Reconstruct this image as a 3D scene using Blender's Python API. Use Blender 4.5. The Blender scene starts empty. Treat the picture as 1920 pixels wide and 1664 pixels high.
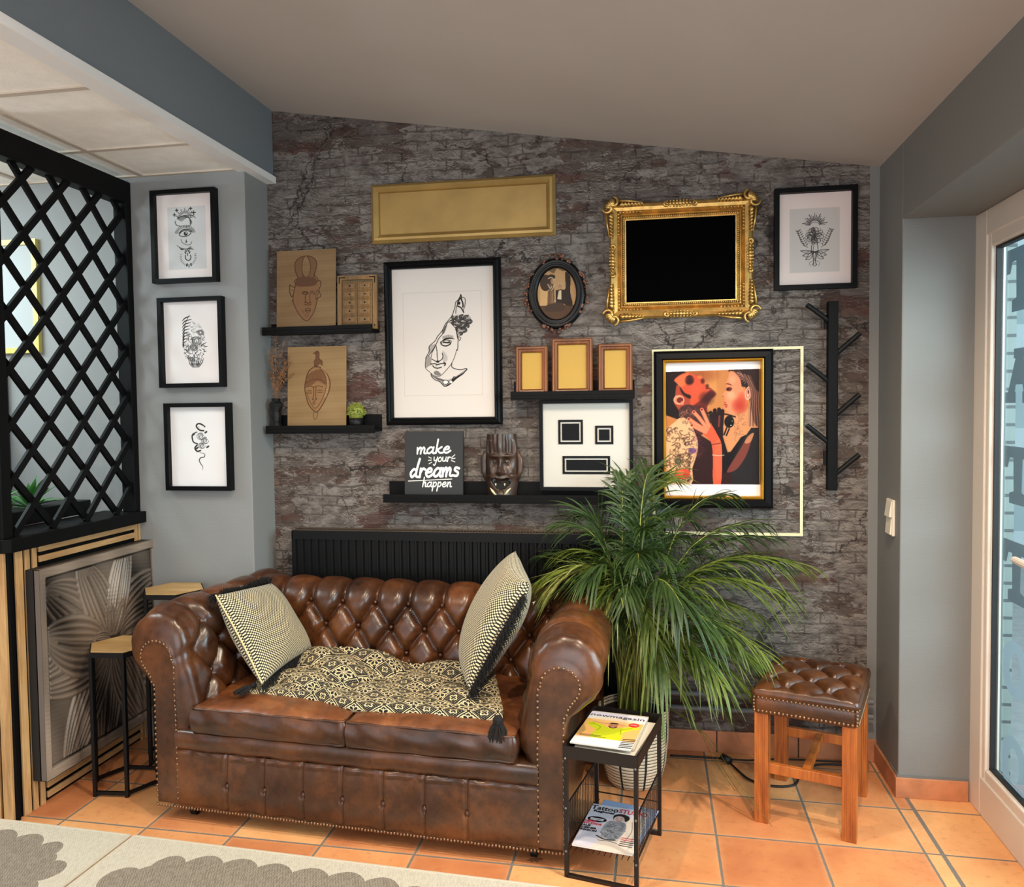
import bpy, math, random
import numpy as np
from mathutils import Vector, Matrix
PI = math.pi
sc = bpy.context.scene
COL = sc.collection
# ------------------------------------------------------------------ camera
F_, YAW, PIT, ROL, CX, CY, CAMH = 1538., .177, .0434, .0125, 950., 828.6, 1.4
def cam_axes():
    cy, sy = math.cos(YAW), math.sin(YAW)
    f = np.array([-sy*math.cos(PIT), cy*math.cos(PIT), -math.sin(PIT)])
    r = np.array([cy, sy, 0.]); d = np.cross(f, r)
    rr = math.cos(ROL)*r + math.sin(ROL)*d; dd = -math.sin(ROL)*r + math.cos(ROL)*d
    return np.array([rr, dd, f])
M_ = cam_axes()
cd = bpy.data.cameras.new('camera'); cam = bpy.data.objects.new('camera', cd); COL.objects.link(cam)
cd.sensor_fit = 'HORIZONTAL'; cd.sensor_width = 36; cd.lens = F_/1920*36
cd.shift_x = (960-CX)/1920; cd.shift_y = -(832-CY)/1920; cd.clip_start = .05
R3 = Matrix(((M_[0][0], -M_[1][0], -M_[2][0]), (M_[0][1], -M_[1][1], -M_[2][1]), (M_[0][2], -M_[1][2], -M_[2][2])))
cam.matrix_world = Matrix.Translation((0, 0, CAMH)) @ R3.to_4x4()
sc.camera = cam
# ------------------------------------------------------------------ world, daylight, exposure
sc.view_settings.view_transform = 'Standard'; sc.view_settings.look = 'None'
sc.view_settings.gamma = 1; sc.view_settings.use_curve_mapping = False
sc.view_settings.exposure = 0.12
W = bpy.data.worlds.new('daylight'); sc.world = W; W.use_nodes = True
wn = W.node_tree; bg = wn.nodes['Background']
bg.inputs[0].default_value = (.88, .94, 1.0, 1); bg.inputs[1].default_value = 1.25
def light(name, kind, loc, energy, color, target=None, **kw):
    l = bpy.data.lights.new(name, kind); l.energy = energy; l.color = color
    for k, v in kw.items(): setattr(l, k, v)
    o = bpy.data.objects.new(name, l); COL.objects.link(o); o.location = loc
    if target is not None:
        o.rotation_euler = (Vector(target)-Vector(loc)).to_track_quat('-Z', 'Y').to_euler()
    return o
# large daylight opening of the shop front, behind the viewer
light('shopfront_daylight', 'AREA', (.1, -1.7, 1.35), 58, (.98, .98, 1.0), (-.4, 3, 1.75), shape='RECTANGLE', size=3.6, size_y=2.0)
# daylight outside the glazed door
light('street_daylight', 'AREA', (2.7, 1.3, 1.8), 130, (.85, .94, 1.0), (.95, 3.0, 1.2), shape='RECTANGLE', size=2.4, size_y=1.6)
# ceiling lamp panel of the neighbouring room on the left
light('side_room_light', 'AREA', (-3.1, 2.15, 2.32), 30, (.78, .97, 1.0), (-2.9, 2.5, 0), shape='RECTANGLE', size=1.1, size_y=.6)
# added point light brightening the lowered ceiling, throws the lattice shadow on the pillar
light('side_room_fill', 'POINT', (-3.05, 2.25, 1.95), 13, (.82, .96, 1.0), None, shadow_soft_size=.07)
# ------------------------------------------------------------------ projection helpers used to read real positions
def ray(x, y): return M_.T @ np.array([(x-CX)/F_, (y-CY)/F_, 1.])
def on(x, y, ax, v):
    d = ray(x, y); t = (v-(0, 0, CAMH)[ax])/d[ax]
    return (d[0]*t, d[1]*t, CAMH+d[2]*t)
def rect(x0, y0, x1, y1, x2, y2, x3, y3, Y):      # TL TR BR BL on plane Y -> X0,X1,Z0,Z1
    p = [on(*q, 1, Y) for q in ((x0, y0), (x1, y1), (x2, y2), (x3, y3))]
    return ((p[0][0]+p[3][0])/2, (p[1][0]+p[2][0])/2, (p[2][2]+p[3][2])/2, (p[0][2]+p[1][2])/2)
YW, YP, XR, XB, XL = 3.337, 3.137, .847, -1.63, -2.145
def ceil_z(x): return 2.674-.159*(x+1.6)
# ------------------------------------------------------------------ colour + materials
def s2l(c): return tuple((v/12.92 if v <= .04045 else ((v+.055)/1.055)**2.4) for v in (x/255. for x in c))
MATS = {}
def mat(name, rgb=(128, 128, 128), rough=.6, metal=0., spec=.5, coat=0., noise=0., nscale=20, bump=0., bscale=60, stretch=(1, 1, 1), rgb2=None, emit=None):
    if name in MATS: return MATS[name]
    m = bpy.data.materials.new(name); m.use_nodes = True; nt = m.node_tree; b = nt.nodes['Principled BSDF']
    c = s2l(rgb); b.inputs['Base Color'].default_value = (*c, 1); b.inputs['Roughness'].default_value = rough
    b.inputs['Metallic'].default_value = metal; b.inputs['Specular IOR Level'].default_value = spec
    b.inputs['Coat Weight'].default_value = coat; b.inputs['Coat Roughness'].default_value = .08
    if emit: b.inputs['Emission Color'].default_value = (*s2l(emit[0]), 1); b.inputs['Emission Strength'].default_value = emit[1]
    tc = nt.nodes.new('ShaderNodeTexCoord'); mp = nt.nodes.new('ShaderNodeMapping'); mp.inputs['Scale'].default_value = stretch
    nt.links.new(tc.outputs['Object'], mp.inputs[0])
    if noise or rgb2:
        n = nt.nodes.new('ShaderNodeTexNoise'); n.inputs['Scale'].default_value = nscale; n.inputs['Detail'].default_value = 6
        nt.links.new(mp.outputs[0], n.inputs[0])
        r = nt.nodes.new('ShaderNodeValToRGB'); nt.links.new(n.outputs[0], r.inputs[0])
        c2 = s2l(rgb2) if rgb2 else tuple(v*(1-noise) for v in c)
        c1 = c if rgb2 else tuple(min(1, v*(1+noise)) for v in c)
        r.color_ramp.elements[0].position = .35; r.color_ramp.elements[1].position = .65
        r.color_ramp.elements[0].color = (*c2, 1); r.color_ramp.elements[1].color = (*c1, 1)
        nt.links.new(r.outputs[0], b.inputs['Base Color'])
    if bump:
        n2 = nt.nodes.new('ShaderNodeTexNoise'); n2.inputs['Scale'].default_value = bscale; n2.inputs['Detail'].default_value = 4
        nt.links.new(mp.outputs[0], n2.inputs[0])
        bp = nt.nodes.new('ShaderNodeBump'); bp.inputs['Strength'].default_value = bump; bp.inputs['Distance'].default_value = .004
        nt.links.new(n2.outputs[0], bp.inputs['Height']); nt.links.new(bp.outputs[0], b.inputs['Normal'])
    MATS[name] = m; return m
class E:      # small node-expression helper
    nt = None
    def __init__(s, v): s.v = v
    @staticmethod
    def m(op, *a):
        n = E.nt.nodes.new('ShaderNodeMath'); n.operation = op
        for i, x in enumerate(a):
            x = x.v if isinstance(x, E) else x
            if isinstance(x, (int, float)): n.inputs[i].default_value = x
            else: E.nt.links.new(x, n.inputs[i])
        return E(n.outputs[0])
    def __add__(s, o): return E.m('ADD', s, o)
    __radd__ = __add__
    def __sub__(s, o): return E.m('SUBTRACT', s, o)
    def __rsub__(s, o): return E.m('SUBTRACT', o, s)
    def __mul__(s, o): return E.m('MULTIPLY', s, o)
    __rmul__ = __mul__
    def __truediv__(s, o): return E.m('DIVIDE', s, o)
    def sin(s): return E.m('SINE', s)
    def abs(s): return E.m('ABSOLUTE', s)
    def frac(s): return E.m('FRACT', s)
    def floor(s): return E.m('FLOOR', s)
    def pow(s, k): return E.m('POWER', s, k)
    def sqrt(s): return E.m('SQRT', s)
    def lt(s, o): return E.m('LESS_THAN', s, o)
    def gt(s, o): return E.m('GREATER_THAN', s, o)
    def min(s, o): return E.m('MINIMUM', s, o)
    def max(s, o): return E.m('MAXIMUM', s, o)
    def step(s, a, b):     # smooth 0..1
        n = E.nt.nodes.new('ShaderNodeMapRange'); n.interpolation_type = 'SMOOTHSTEP'
        E.nt.links.new(s.v, n.inputs[0]); n.inputs[1].default_value = a; n.inputs[2].default_value = b
        return E(n.outputs[0])
def node_mat(name, rough=.7, coords='Object'):
    m = bpy.data.materials.new(name); m.use_nodes = True; nt = m.node_tree; E.nt = nt
    tc = nt.nodes.new('ShaderNodeTexCoord'); sp = nt.nodes.new('ShaderNodeSeparateXYZ'); nt.links.new(tc.outputs[coords], sp.inputs[0])
    b = nt.nodes['Principled BSDF']; b.inputs['Roughness'].default_value = rough
    MATS[name] = m
    return m, nt, b, tc.outputs[coords], E(sp.outputs[0]), E(sp.outputs[1]), E(sp.outputs[2])
def nnoise(nt, vec, scale, detail=5, stretch=None, rough=.5, dist=0.):
    if stretch:
        mp = nt.nodes.new('ShaderNodeMapping'); mp.inputs['Scale'].default_value = stretch; nt.links.new(vec, mp.inputs[0]); vec = mp.outputs[0]
    n = nt.nodes.new('ShaderNodeTexNoise'); n.inputs['Scale'].default_value = scale; n.inputs['Detail'].default_value = detail
    n.inputs['Roughness'].default_value = rough; n.inputs['Distortion'].default_value = dist
    nt.links.new(vec, n.inputs[0]); return E(n.outputs[0])
def nmix(nt, fac, a, b, mode='MIX'):
    n = nt.nodes.new('ShaderNodeMix'); n.data_type = 'RGBA'; n.blend_type = mode
    for s, v in ((0, fac), (6, a), (7, b)):
        v = v.v if isinstance(v, E) else v
        if isinstance(v, (int, float)): n.inputs[s].default_value = v
        elif isinstance(v, tuple): n.inputs[s].default_value = (*s2l(v), 1)
        else: nt.links.new(v, n.inputs[s])
    return n.outputs[2]
def nbump(nt, b, h, strength=.3, dist=.004):
    bp = nt.nodes.new('ShaderNodeBump'); bp.inputs['Strength'].default_value = strength; bp.inputs['Distance'].default_value = dist
    nt.links.new(h.v if isinstance(h, E) else h, bp.inputs['Height']); nt.links.new(bp.outputs[0], b.inputs['Normal'])
def nvadd(nt, vec, dx, dz):     # vec + (dx,0,dz)
    c = nt.nodes.new('ShaderNodeCombineXYZ'); nt.links.new(dx.v, c.inputs[0]); nt.links.new(dz.v, c.inputs[2])
    a = nt.nodes.new('ShaderNodeVectorMath'); a.operation = 'ADD'; nt.links.new(vec, a.inputs[0]); nt.links.new(c.outputs[0], a.inputs[1]); return a.outputs[0]

def m_wallpaper():
    m, nt, b, v, x, y, z = node_mat('distressed_brick_wallpaper', .8)
    b.inputs['Specular IOR Level'].default_value = .25
    n1 = nnoise(nt, v, 5, 2); n2 = nnoise(nt, v, 24, 4, (.8, 1, 1.3)); n3 = nnoise(nt, v, 6, 2, (1.1, 1, 1))
    dv = nvadd(nt, v, (n3-.5)*.03+(n2-.5)*.012, (n1-.5)*.030+(n2-.5)*.009)
    c = nt.nodes.new('ShaderNodeSeparateXYZ'); nt.links.new(dv, c.inputs[0])
    cb = nt.nodes.new('ShaderNodeCombineXYZ'); nt.links.new(c.outputs[0], cb.inputs[0]); nt.links.new(c.outputs[2], cb.inputs[1])
    br = nt.nodes.new('ShaderNodeTexBrick'); nt.links.new(cb.outputs[0], br.inputs[0])
    br.inputs['Scale'].default_value = 1; br.inputs['Brick Width'].default_value = .128; br.inputs['Row Height'].default_value = .041
    br.inputs['Mortar Size'].default_value = .0042; br.inputs['Mortar Smooth'].default_value = .35
    br.inputs['Color1'].default_value = (0, 0, 0, 1); br.inputs['Color2'].default_value = (1, 1, 1, 1); br.inputs['Mortar'].default_value = (.5, .5, .5, 1)
    rp = nt.nodes.new('ShaderNodeValToRGB'); nt.links.new(br.outputs[0], rp.inputs[0]); el = rp.color_ramp.elements; rp.color_ramp.interpolation = 'CONSTANT'
    el[0].color = (*s2l((80, 57, 51)), 1); el[1].color = (*s2l((102, 76, 67)), 1); el[1].position = .92
    for p, cc in ((.14, (96, 88, 84)), (.34, (82, 68, 62)), (.5, (112, 104, 98)), (.68, (72, 54, 49)), (.8, (92, 80, 73))):
        e = el.new(p); e.color = (*s2l(cc), 1)
    fine = nnoise(nt, v, 95, 6, (.8, 1, 1.2), .72)
    mid = nnoise(nt, v, 21, 8, (.7, 1, 1.25), .72, .25)
    grime = nnoise(nt, v, 2.6, 5, None, .6)
    brick = nmix(nt, mid.step(.36, .66), nmix(nt, .45, rp.outputs[0], (52, 42, 38)), rp.outputs[0])
    brick = nmix(nt, mid.step(.56, .66)*.5, brick, (138, 130, 122))
    joint = nmix(nt, mid.step(.42, .56), (38, 32, 30), (122, 114, 107))
    brick = nmix(nt, E(br.outputs[1])*.9, brick, joint)
    pl = nmix(nt, mid.step(.34, .66), (76, 71, 69), (138, 131, 126))
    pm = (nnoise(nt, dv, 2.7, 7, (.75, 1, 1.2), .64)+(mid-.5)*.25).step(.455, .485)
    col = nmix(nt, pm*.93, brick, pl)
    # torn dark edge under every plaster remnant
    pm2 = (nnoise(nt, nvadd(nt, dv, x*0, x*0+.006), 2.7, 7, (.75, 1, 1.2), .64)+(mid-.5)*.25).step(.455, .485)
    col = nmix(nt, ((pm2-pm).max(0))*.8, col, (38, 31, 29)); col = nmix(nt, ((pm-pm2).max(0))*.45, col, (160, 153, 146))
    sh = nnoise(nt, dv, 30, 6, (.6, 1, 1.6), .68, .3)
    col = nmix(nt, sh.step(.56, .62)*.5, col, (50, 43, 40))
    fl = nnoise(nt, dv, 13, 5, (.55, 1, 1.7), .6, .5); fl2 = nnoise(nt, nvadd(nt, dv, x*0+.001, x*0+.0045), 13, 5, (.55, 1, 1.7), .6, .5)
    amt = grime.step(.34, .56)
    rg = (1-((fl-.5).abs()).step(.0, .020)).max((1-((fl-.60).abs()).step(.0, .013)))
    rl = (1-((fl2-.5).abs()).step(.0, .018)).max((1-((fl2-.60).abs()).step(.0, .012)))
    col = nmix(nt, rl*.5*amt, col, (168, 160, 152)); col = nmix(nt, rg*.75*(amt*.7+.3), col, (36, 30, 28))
    jm = E(br.outputs[1])*nnoise(nt, v, 8, 4, None, .6).step(.40, .50)
    col = nmix(nt, jm*.62, col, (38, 31, 29))
    tint = nmix(nt, nnoise(nt, v, 15, 3, (.5, 1, 1.6)).step(.35, .65), (86, 66, 56), (126, 118, 112)); col = nmix(nt, .16, col, tint)
    col = nmix(nt, fine.step(.3, .75)*.5, col, (200, 194, 186), 'SOFT_LIGHT'); col = nmix(nt, fine.step(.56, .70)*.40, col, (56, 48, 44))
    vo = nt.nodes.new('ShaderNodeTexVoronoi'); vo.feature = 'DISTANCE_TO_EDGE'; vo.inputs['Scale'].default_value = 2.3
    nt.links.new(nvadd(nt, dv, (nnoise(nt, v, 9, 6, None, .65)-.5)*.22, (nnoise(nt, v, 8, 6, (1, 1, 1.1), .65)-.5)*.22), vo.inputs[0])
    ck = E(vo.outputs[0]); thick = (grime-.46).max(0)*.05
    col = nmix(nt, (1-(ck-thick).step(0, .006))*grime.step(.42, .5)*.8, col, (34, 28, 26))
    red = nnoise(nt, dv, 5, 2, (.5, 1, 1.6), .5)
    col = nmix(nt, red.step(.58, .64)*(1-pm)*.4, col, (84, 44, 38))
    col = nmix(nt, nnoise(nt, v, 1.7, 3).step(.4, .65)*.28, col, (128, 130, 136), 'MULTIPLY')
    nt.links.new(col, b.inputs['Base Color'])
    nbump(nt, b, sh*.6+fine*.4, .10, .002)
    return m
def m_tiles():
    m, nt, b, v, x, y, z = node_mat('terracotta_tiles', .38)
    PX, PY, GW = .3125, .285, .0045
    yy = y+x*.022
    a = ((x-.507)/PX); c = ((yy-2.685)/PY)
    n = nnoise(nt, v, 60, 3)
    ex = (.5-((a.frac())-.5).abs())*PX; ey = (.5-((c.frac())-.5).abs())*PY
    wob = (n-.5)*.003
    inn = x.lt(.8); 
    gx = ex*inn+(1-inn)*((x-.823).abs()).min((x-.874).abs()-.003)
    g = (gx.min(ey)+wob).step(GW*.55, GW*1.15)
    wn_ = nt.nodes.new('ShaderNodeTexWhiteNoise'); wn_.noise_dimensions = '3D'
    cb = nt.nodes.new('ShaderNodeCombineXYZ'); nt.links.new(a.floor().v, cb.inputs[0]); nt.links.new(c.floor().v, cb.inputs[1]); nt.links.new((x.gt(.823)+x.gt(.874)).v, cb.inputs[2])
    nt.links.new(cb.outputs[0], wn_.inputs[0]); rnd = E(wn_.outputs[0])
    t = rnd*.55+nnoise(nt, v, 5, 5, None, .6)*.75-.12
    rp = nt.nodes.new('ShaderNodeValToRGB'); nt.links.new(t.v, rp.inputs[0]); el = rp.color_ramp.elements
    el[0].position = .15; el[0].color = (*s2l((190, 112, 70)), 1); el[1].position = .85; el[1].color = (*s2l((236, 174, 114)), 1)
    e = el.new(.5); e.color = (*s2l((216, 142, 90)), 1)
    blot = nnoise(nt, v, 38, 6, None, .7)
    col = nmix(nt, blot.step(.52, .72)*.35, rp.outputs[0], (150, 84, 54))
    edge = gx.min(ey).step(.0, .022)
    col = nmix(nt, (1-edge)*.28, col, (226, 172, 126))
    col = nmix(nt, g, (118, 108, 96), col)
    nt.links.new(col, b.inputs['Base Color'])
    b.inputs['Roughness'].default_value = .4
    nt.links.new((.42+(1-g)*.4+(blot-.5)*.2).v, b.inputs['Roughness'])
    nbump(nt, b, g*1.0+nnoise(nt, v, 9, 4)*.35+blot*.08, .35, .004)
    return m
def m_paint(name, rgb, linen=.25):
    m, nt, b, v, x, y, z = node_mat(name, .62)
    n = nnoise(nt, v, 3, 4); c = nmix(nt, n, tuple(int(k*.96) for k in rgb), rgb); nt.links.new(c, b.inputs['Base Color'])
    h = nnoise(nt, v, 120, 4, (.18, .18, 1.6), .6)+nnoise(nt, v, 160, 3, (1.6, 1.6, .2), .6)*.5
    nbump(nt, b, h, linen, .0015); return m
def m_leather(name='aged_brown_leather', dark=(44, 24, 14), mid=(74, 41, 21), lite=(112, 64, 30), rough=.30):
    m, nt, b, v, x, y, z = node_mat(name, rough)
    n = nnoise(nt, v, 4.5, 5, None, .6); f = nnoise(nt, v, 40, 5, None, .65)
    rp = nt.nodes.new('ShaderNodeValToRGB'); nt.links.new((n*.75+f*.25).v, rp.inputs[0]); el = rp.color_ramp.elements
    el[0].position = .36; el[0].color = (*s2l(dark), 1); el[1].position = .66; el[1].color = (*s2l(lite), 1); e = el.new(.5); e.color = (*s2l(mid), 1)
    nt.links.new(rp.outputs[0], b.inputs['Base Color'])
    vo = nt.nodes.new('ShaderNodeTexVoronoi'); vo.inputs['Scale'].default_value = 260; nt.links.new(v, vo.inputs[0])
    wr = nnoise(nt, v, 22, 3, (1, 1, 1), .5, 1.2)
    nbump(nt, b, E(vo.outputs[0])*.22+wr*.45, .16, .003)
    nt.links.new((f*.22+rough-.1).v, b.inputs['Roughness'])
    b.inputs['Coat Weight'].default_value = .25; b.inputs['Coat Roughness'].default_value = .22
    return m
def m_wood(name, c1, c2, axis='z', scale=9, rough=.5, coat=0.):
    m, nt, b, v, x, y, z = node_mat(name, rough)
    st = {'x': (.12, 1, 1), 'y': (1, .12, 1), 'z': (1, 1, .12)}[axis]
    n = nnoise(nt, v, scale*3, 6, st, .6, .6); f = nnoise(nt, v, scale*16, 4, tuple(k*.6 if k == .12 else k for k in st), .6)
    rp = nt.nodes.new('ShaderNodeValToRGB'); nt.links.new((n*.7+f*.3).v, rp.inputs[0]); el = rp.color_ramp.elements
    el[0].position = .35; el[0].color = (*s2l(c1), 1); el[1].position = .65; el[1].color = (*s2l(c2), 1)
    nt.links.new(rp.outputs[0], b.inputs['Base Color']); b.inputs['Coat Weight'].default_value = coat
    nbump(nt, b, f, .15, .001); return m
def m_attr(name, rough=.55, coat=0., bump=0.):
    m = bpy.data.materials.new(name); m.use_nodes = True; nt = m.node_tree; b = nt.nodes['Principled BSDF']
    a = nt.nodes.new('ShaderNodeAttribute'); a.attribute_name = 'Col'; nt.links.new(a.outputs[0], b.inputs['Base Color'])
    b.inputs['Roughness'].default_value = rough; b.inputs['Coat Weight'].default_value = coat; b.inputs['Specular IOR Level'].default_value = .15
    MATS[name] = m; return m
def m_glass(name, tint=(1, 1, 1), refl=1.0, base=.045):
    m = bpy.data.materials.new(name); m.use_nodes = True; nt = m.node_tree; nt.nodes.remove(nt.nodes['Principled BSDF'])
    o = nt.nodes['Material Output']; t = nt.nodes.new('ShaderNodeBsdfTransparent'); t.inputs[0].default_value = (*tint, 1)
    g = nt.nodes.new('ShaderNodeBsdfGlossy'); g.inputs['Roughness'].default_value = .015
    f = nt.nodes.new('ShaderNodeLayerWeight'); f.inputs[0].default_value = .5; mx = nt.nodes.new('ShaderNodeMixShader'); E.nt = nt
    ml = ((E(f.outputs[1]).pow(5))*.9+base)*refl
    nt.links.new(ml.v, mx.inputs[0]); nt.links.new(t.outputs[0], mx.inputs[1]); nt.links.new(g.outputs[0], mx.inputs[2]); nt.links.new(mx.outputs[0], o.inputs[0])
    MATS[name] = m; return m
def m_cushion():      # cream crosses on black, uv driven
    m, nt, b, v, x, y, z = node_mat('black_cream_cross_weave', .85, 'UV')
    s = 50.
    a = ((x+y)*s*.72).frac()-.5; c = ((x-y)*s*.72).frac()-.5
    d = a.abs().max(c.abs()); crs = a.abs().min(c.abs())
    cream = d.lt(.36)*(1-(a.abs().gt(.2)*c.abs().gt(.2)))
    f = nnoise(nt, v, 60, 3)
    col = nmix(nt, cream, (20, 18, 17), nmix(nt, f, (206, 188, 146), (238, 224, 186)))
    nt.links.new(col, b.inputs['Base Color']); nbump(nt, b, cream, .4, .003); b.inputs['Sheen Weight'].default_value = .2
    return m
def m_mat():          # ogee medallions, uv driven (metres)
    m, nt, b, v, x, y, z = node_mat('black_cream_medallion_print', .85, 'UV')
    P = .088
    r_ = (y/P); row = r_.floor(); sh = ((row*.5).frac().gt(.25))*.5
    def med(u, w):
        rr = (u*u+w*w).sqrt(); at = E.m('ARCTAN2', w, u)
        pet = ((at*4).sin()).abs(); dia = u.abs()+w.abs()
        line1 = ((rr-(.19+pet*.15)).abs()).lt(.028)
        line2 = ((rr-(.06+(1-pet)*.15)).abs()).lt(.025)
        line3 = (dia-.45).abs().lt(.024)*(((at*9).sin()).gt(-.5))
        spokes = (((at*4+.785*0).sin()).abs().lt(.17))*rr.lt(.33)
        return line1.max(line2).max(line3).max(spokes).max(rr.lt(.035)), dia
    u1 = (x/P).frac()-.5; w1 = (y/P).frac()-.5
    u2 = (x/P+.5).frac()-.5; w2 = (y/P+.5).frac()-.5
    m1, d1 = med(u1, w1)
    flower = (((u2*u2+w2*w2).sqrt()-(.07+((E.m('ARCTAN2', w2, u2)*2).sin().abs())*.08)).abs()).lt(.022)
    ogee = ((((u1.abs()+w1.abs())-.56+((w1*12.566).sin())*.02).abs()).lt(.02))
    dots = ((u2*62).sin()*(w2*62).sin()).gt(.72)*(u2.abs()+w2.abs()).lt(.40)
    cream = m1.max(flower).max(ogee).max(dots*.8)
    col = nmix(nt, cream, (21, 19, 18), (226, 206, 160)); nt.links.new(col, b.inputs['Base Color']); nbump(nt, b, cream, .3, .002)
    return m
def m_rug():
    m, nt, b, v, x, y, z = node_mat('flatweave_rug', .9)
    # object coords: x along edge, y 0 at far edge and negative towards the viewer
    def leaf(cx_, cy_, A, B, n):
        u = ((x-cx_)/A).abs(); w = ((y-cy_)/B).abs(); rr = (u.pow(3.2)+w.pow(3.2)).pow(.3125); at = x-cx_
        top = ((at*27).sin().abs().pow(.7))*.10*w+((y*22).sin().abs().pow(.7))*.07*u
        return rr.lt(.90+top)
    L = leaf(.62, -.40, .56, .345, 11).max(leaf(-.60, -.40, .54, .345, 11)).max(leaf(1.84, -.40, .56, .345, 11))
    wv = ((x*900).sin()*(y*900).sin()); n = nnoise(nt, v, 180, 4, (1, .35, 1)); n2 = nnoise(nt, v, 14, 4)
    hb = (((x*700+(y*350).sin()*2)).sin())
    bgc = nmix(nt, (n*.6+.15+hb*.06).step(.1, .6), (168, 156, 138), (204, 194, 176))
    lf = nmix(nt, (n*.7+hb*.12+.12).step(.25, .65), (112, 100, 88), (152, 140, 124))
    col = nmix(nt, L, bgc, lf)
    nt.links.new(col, b.inputs['Base Color']); nbump(nt, b, wv+n, .3, .002); return m
def m_basket():
    m, nt, b, v, x, y, z = node_mat('striped_cord_basket', .8)
    at = E.m('ARCTAN2', y, x); vert = ((at*8/6.2832).frac()-.5).abs().lt(.045)
    rows = ((z*82).frac()-.5).abs().gt(.38)
    col = nmix(nt, rows, nmix(nt, nnoise(nt, v, 70), (206, 190, 160), (238, 226, 200)), (50, 42, 36)); col = nmix(nt, vert, col, (22, 20, 20))
    nt.links.new(col, b.inputs['Base Color']); nbump(nt, b, ((z*82).frac()-.5).abs()*-1, .5, .006); return m
WALLPAPER = m_wallpaper(); TILES = m_tiles()
PAINT = m_paint('grey_blue_wall_paint', (138, 139, 138)); PAINTR = m_paint('shaded_wall_paint', (124, 123, 120)); CEILP = m_paint('warm_grey_ceiling_paint', (192, 185, 179), .1)  # PAINTR is the same wall paint with shade darkened into its colour
BEAMP = m_paint('slate_beam_paint', (122, 130, 136), .08)
LEATHER = m_leather(); SEATL = m_leather('worn_seat_leather', (80, 44, 26), (118, 68, 38), (158, 96, 50), .33)
BLACKM = mat('matt_black_metal', (15, 15, 16), .45, spec=.25); BLACKW = mat('black_stained_wood', (11, 11, 12), .55, spec=.12, bump=.08, bscale=90)
BLACKF = mat('black_frame_lacquer', (10, 10, 12), .42, spec=.12); CHARC = mat('charcoal_board', (44, 45, 46), .7, noise=.1, spec=.2)
WHITEP = mat('white_paper', (226, 220, 214), .7); GOLD = mat('gold_leaf', (206, 166, 96), .33, .85, noise=.2, nscale=30, bump=.15)
GOLDP = mat('brushed_gold_paint', (172, 140, 82), .42, .5, noise=.12, nscale=7)
BRASSL = mat('bright_gold_lip', (224, 166, 52), .3, .8); OAK = m_wood('oak_slat_wood', (168, 122, 76), (214, 172, 118), 'z')
OAKY = m_wood('oak_slat_wood_horizontal', (168, 122, 76), (214, 172, 118), 'y'); OAKX = m_wood('pale_oak_table_top', (176, 138, 84), (214, 180, 124), 'x', 6)
MAHOG = m_wood('warm_mahogany', (138, 66, 22), (196, 112, 46), 'z', 8, .35, .3); WALNUT = m_wood('walnut_frame_wood', (88, 46, 20), (140, 82, 38), 'z', 10, .35, .2)
DARKW = m_wood('dark_carved_wood', (30, 22, 18), (74, 50, 36), 'z', 6, .38, .15)
TEALW = m_wood('old_door_wood', (92, 66, 38), (150, 112, 64), 'z', 8, .55)
PRINT = m_attr('printed_paper', .5); BOARDPR = m_attr('burnt_drawing_on_plywood', .6); PANE = m_glass('picture_glass', (1, 1, 1), .8, 0.)
DGLASS = m_glass('door_glass', (.86, .95, .96), 1.0); PVC = mat('beige_white_pvc', (214, 200, 186), .35); RUBBER = mat('black_gasket', (14, 14, 16), .6)
NAIL = mat('antique_brass_nail', (146, 112, 84), .3, .85); CUSH = m_cushion(); MATP = m_mat(); RUG = m_rug(); BASKET = m_basket()
FRINGE = mat('black_tassel_yarn', (16, 14, 14), .9); RADM = mat('black_radiator_enamel', (11, 11, 12), .45, spec=.2)
TILEB = mat('terracotta_skirting', (186, 120, 82), .45, noise=.18, nscale=14); WHITEG = mat('white_gloss_trim', (240, 238, 236), .4)
CREAM = mat('cream_acoustic_tile', (250, 245, 236), .85, bump=.35, bscale=220, noise=.03); TBAR = mat('ceiling_grid_bar', (200, 186, 170), .6)
LEAF = None
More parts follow.
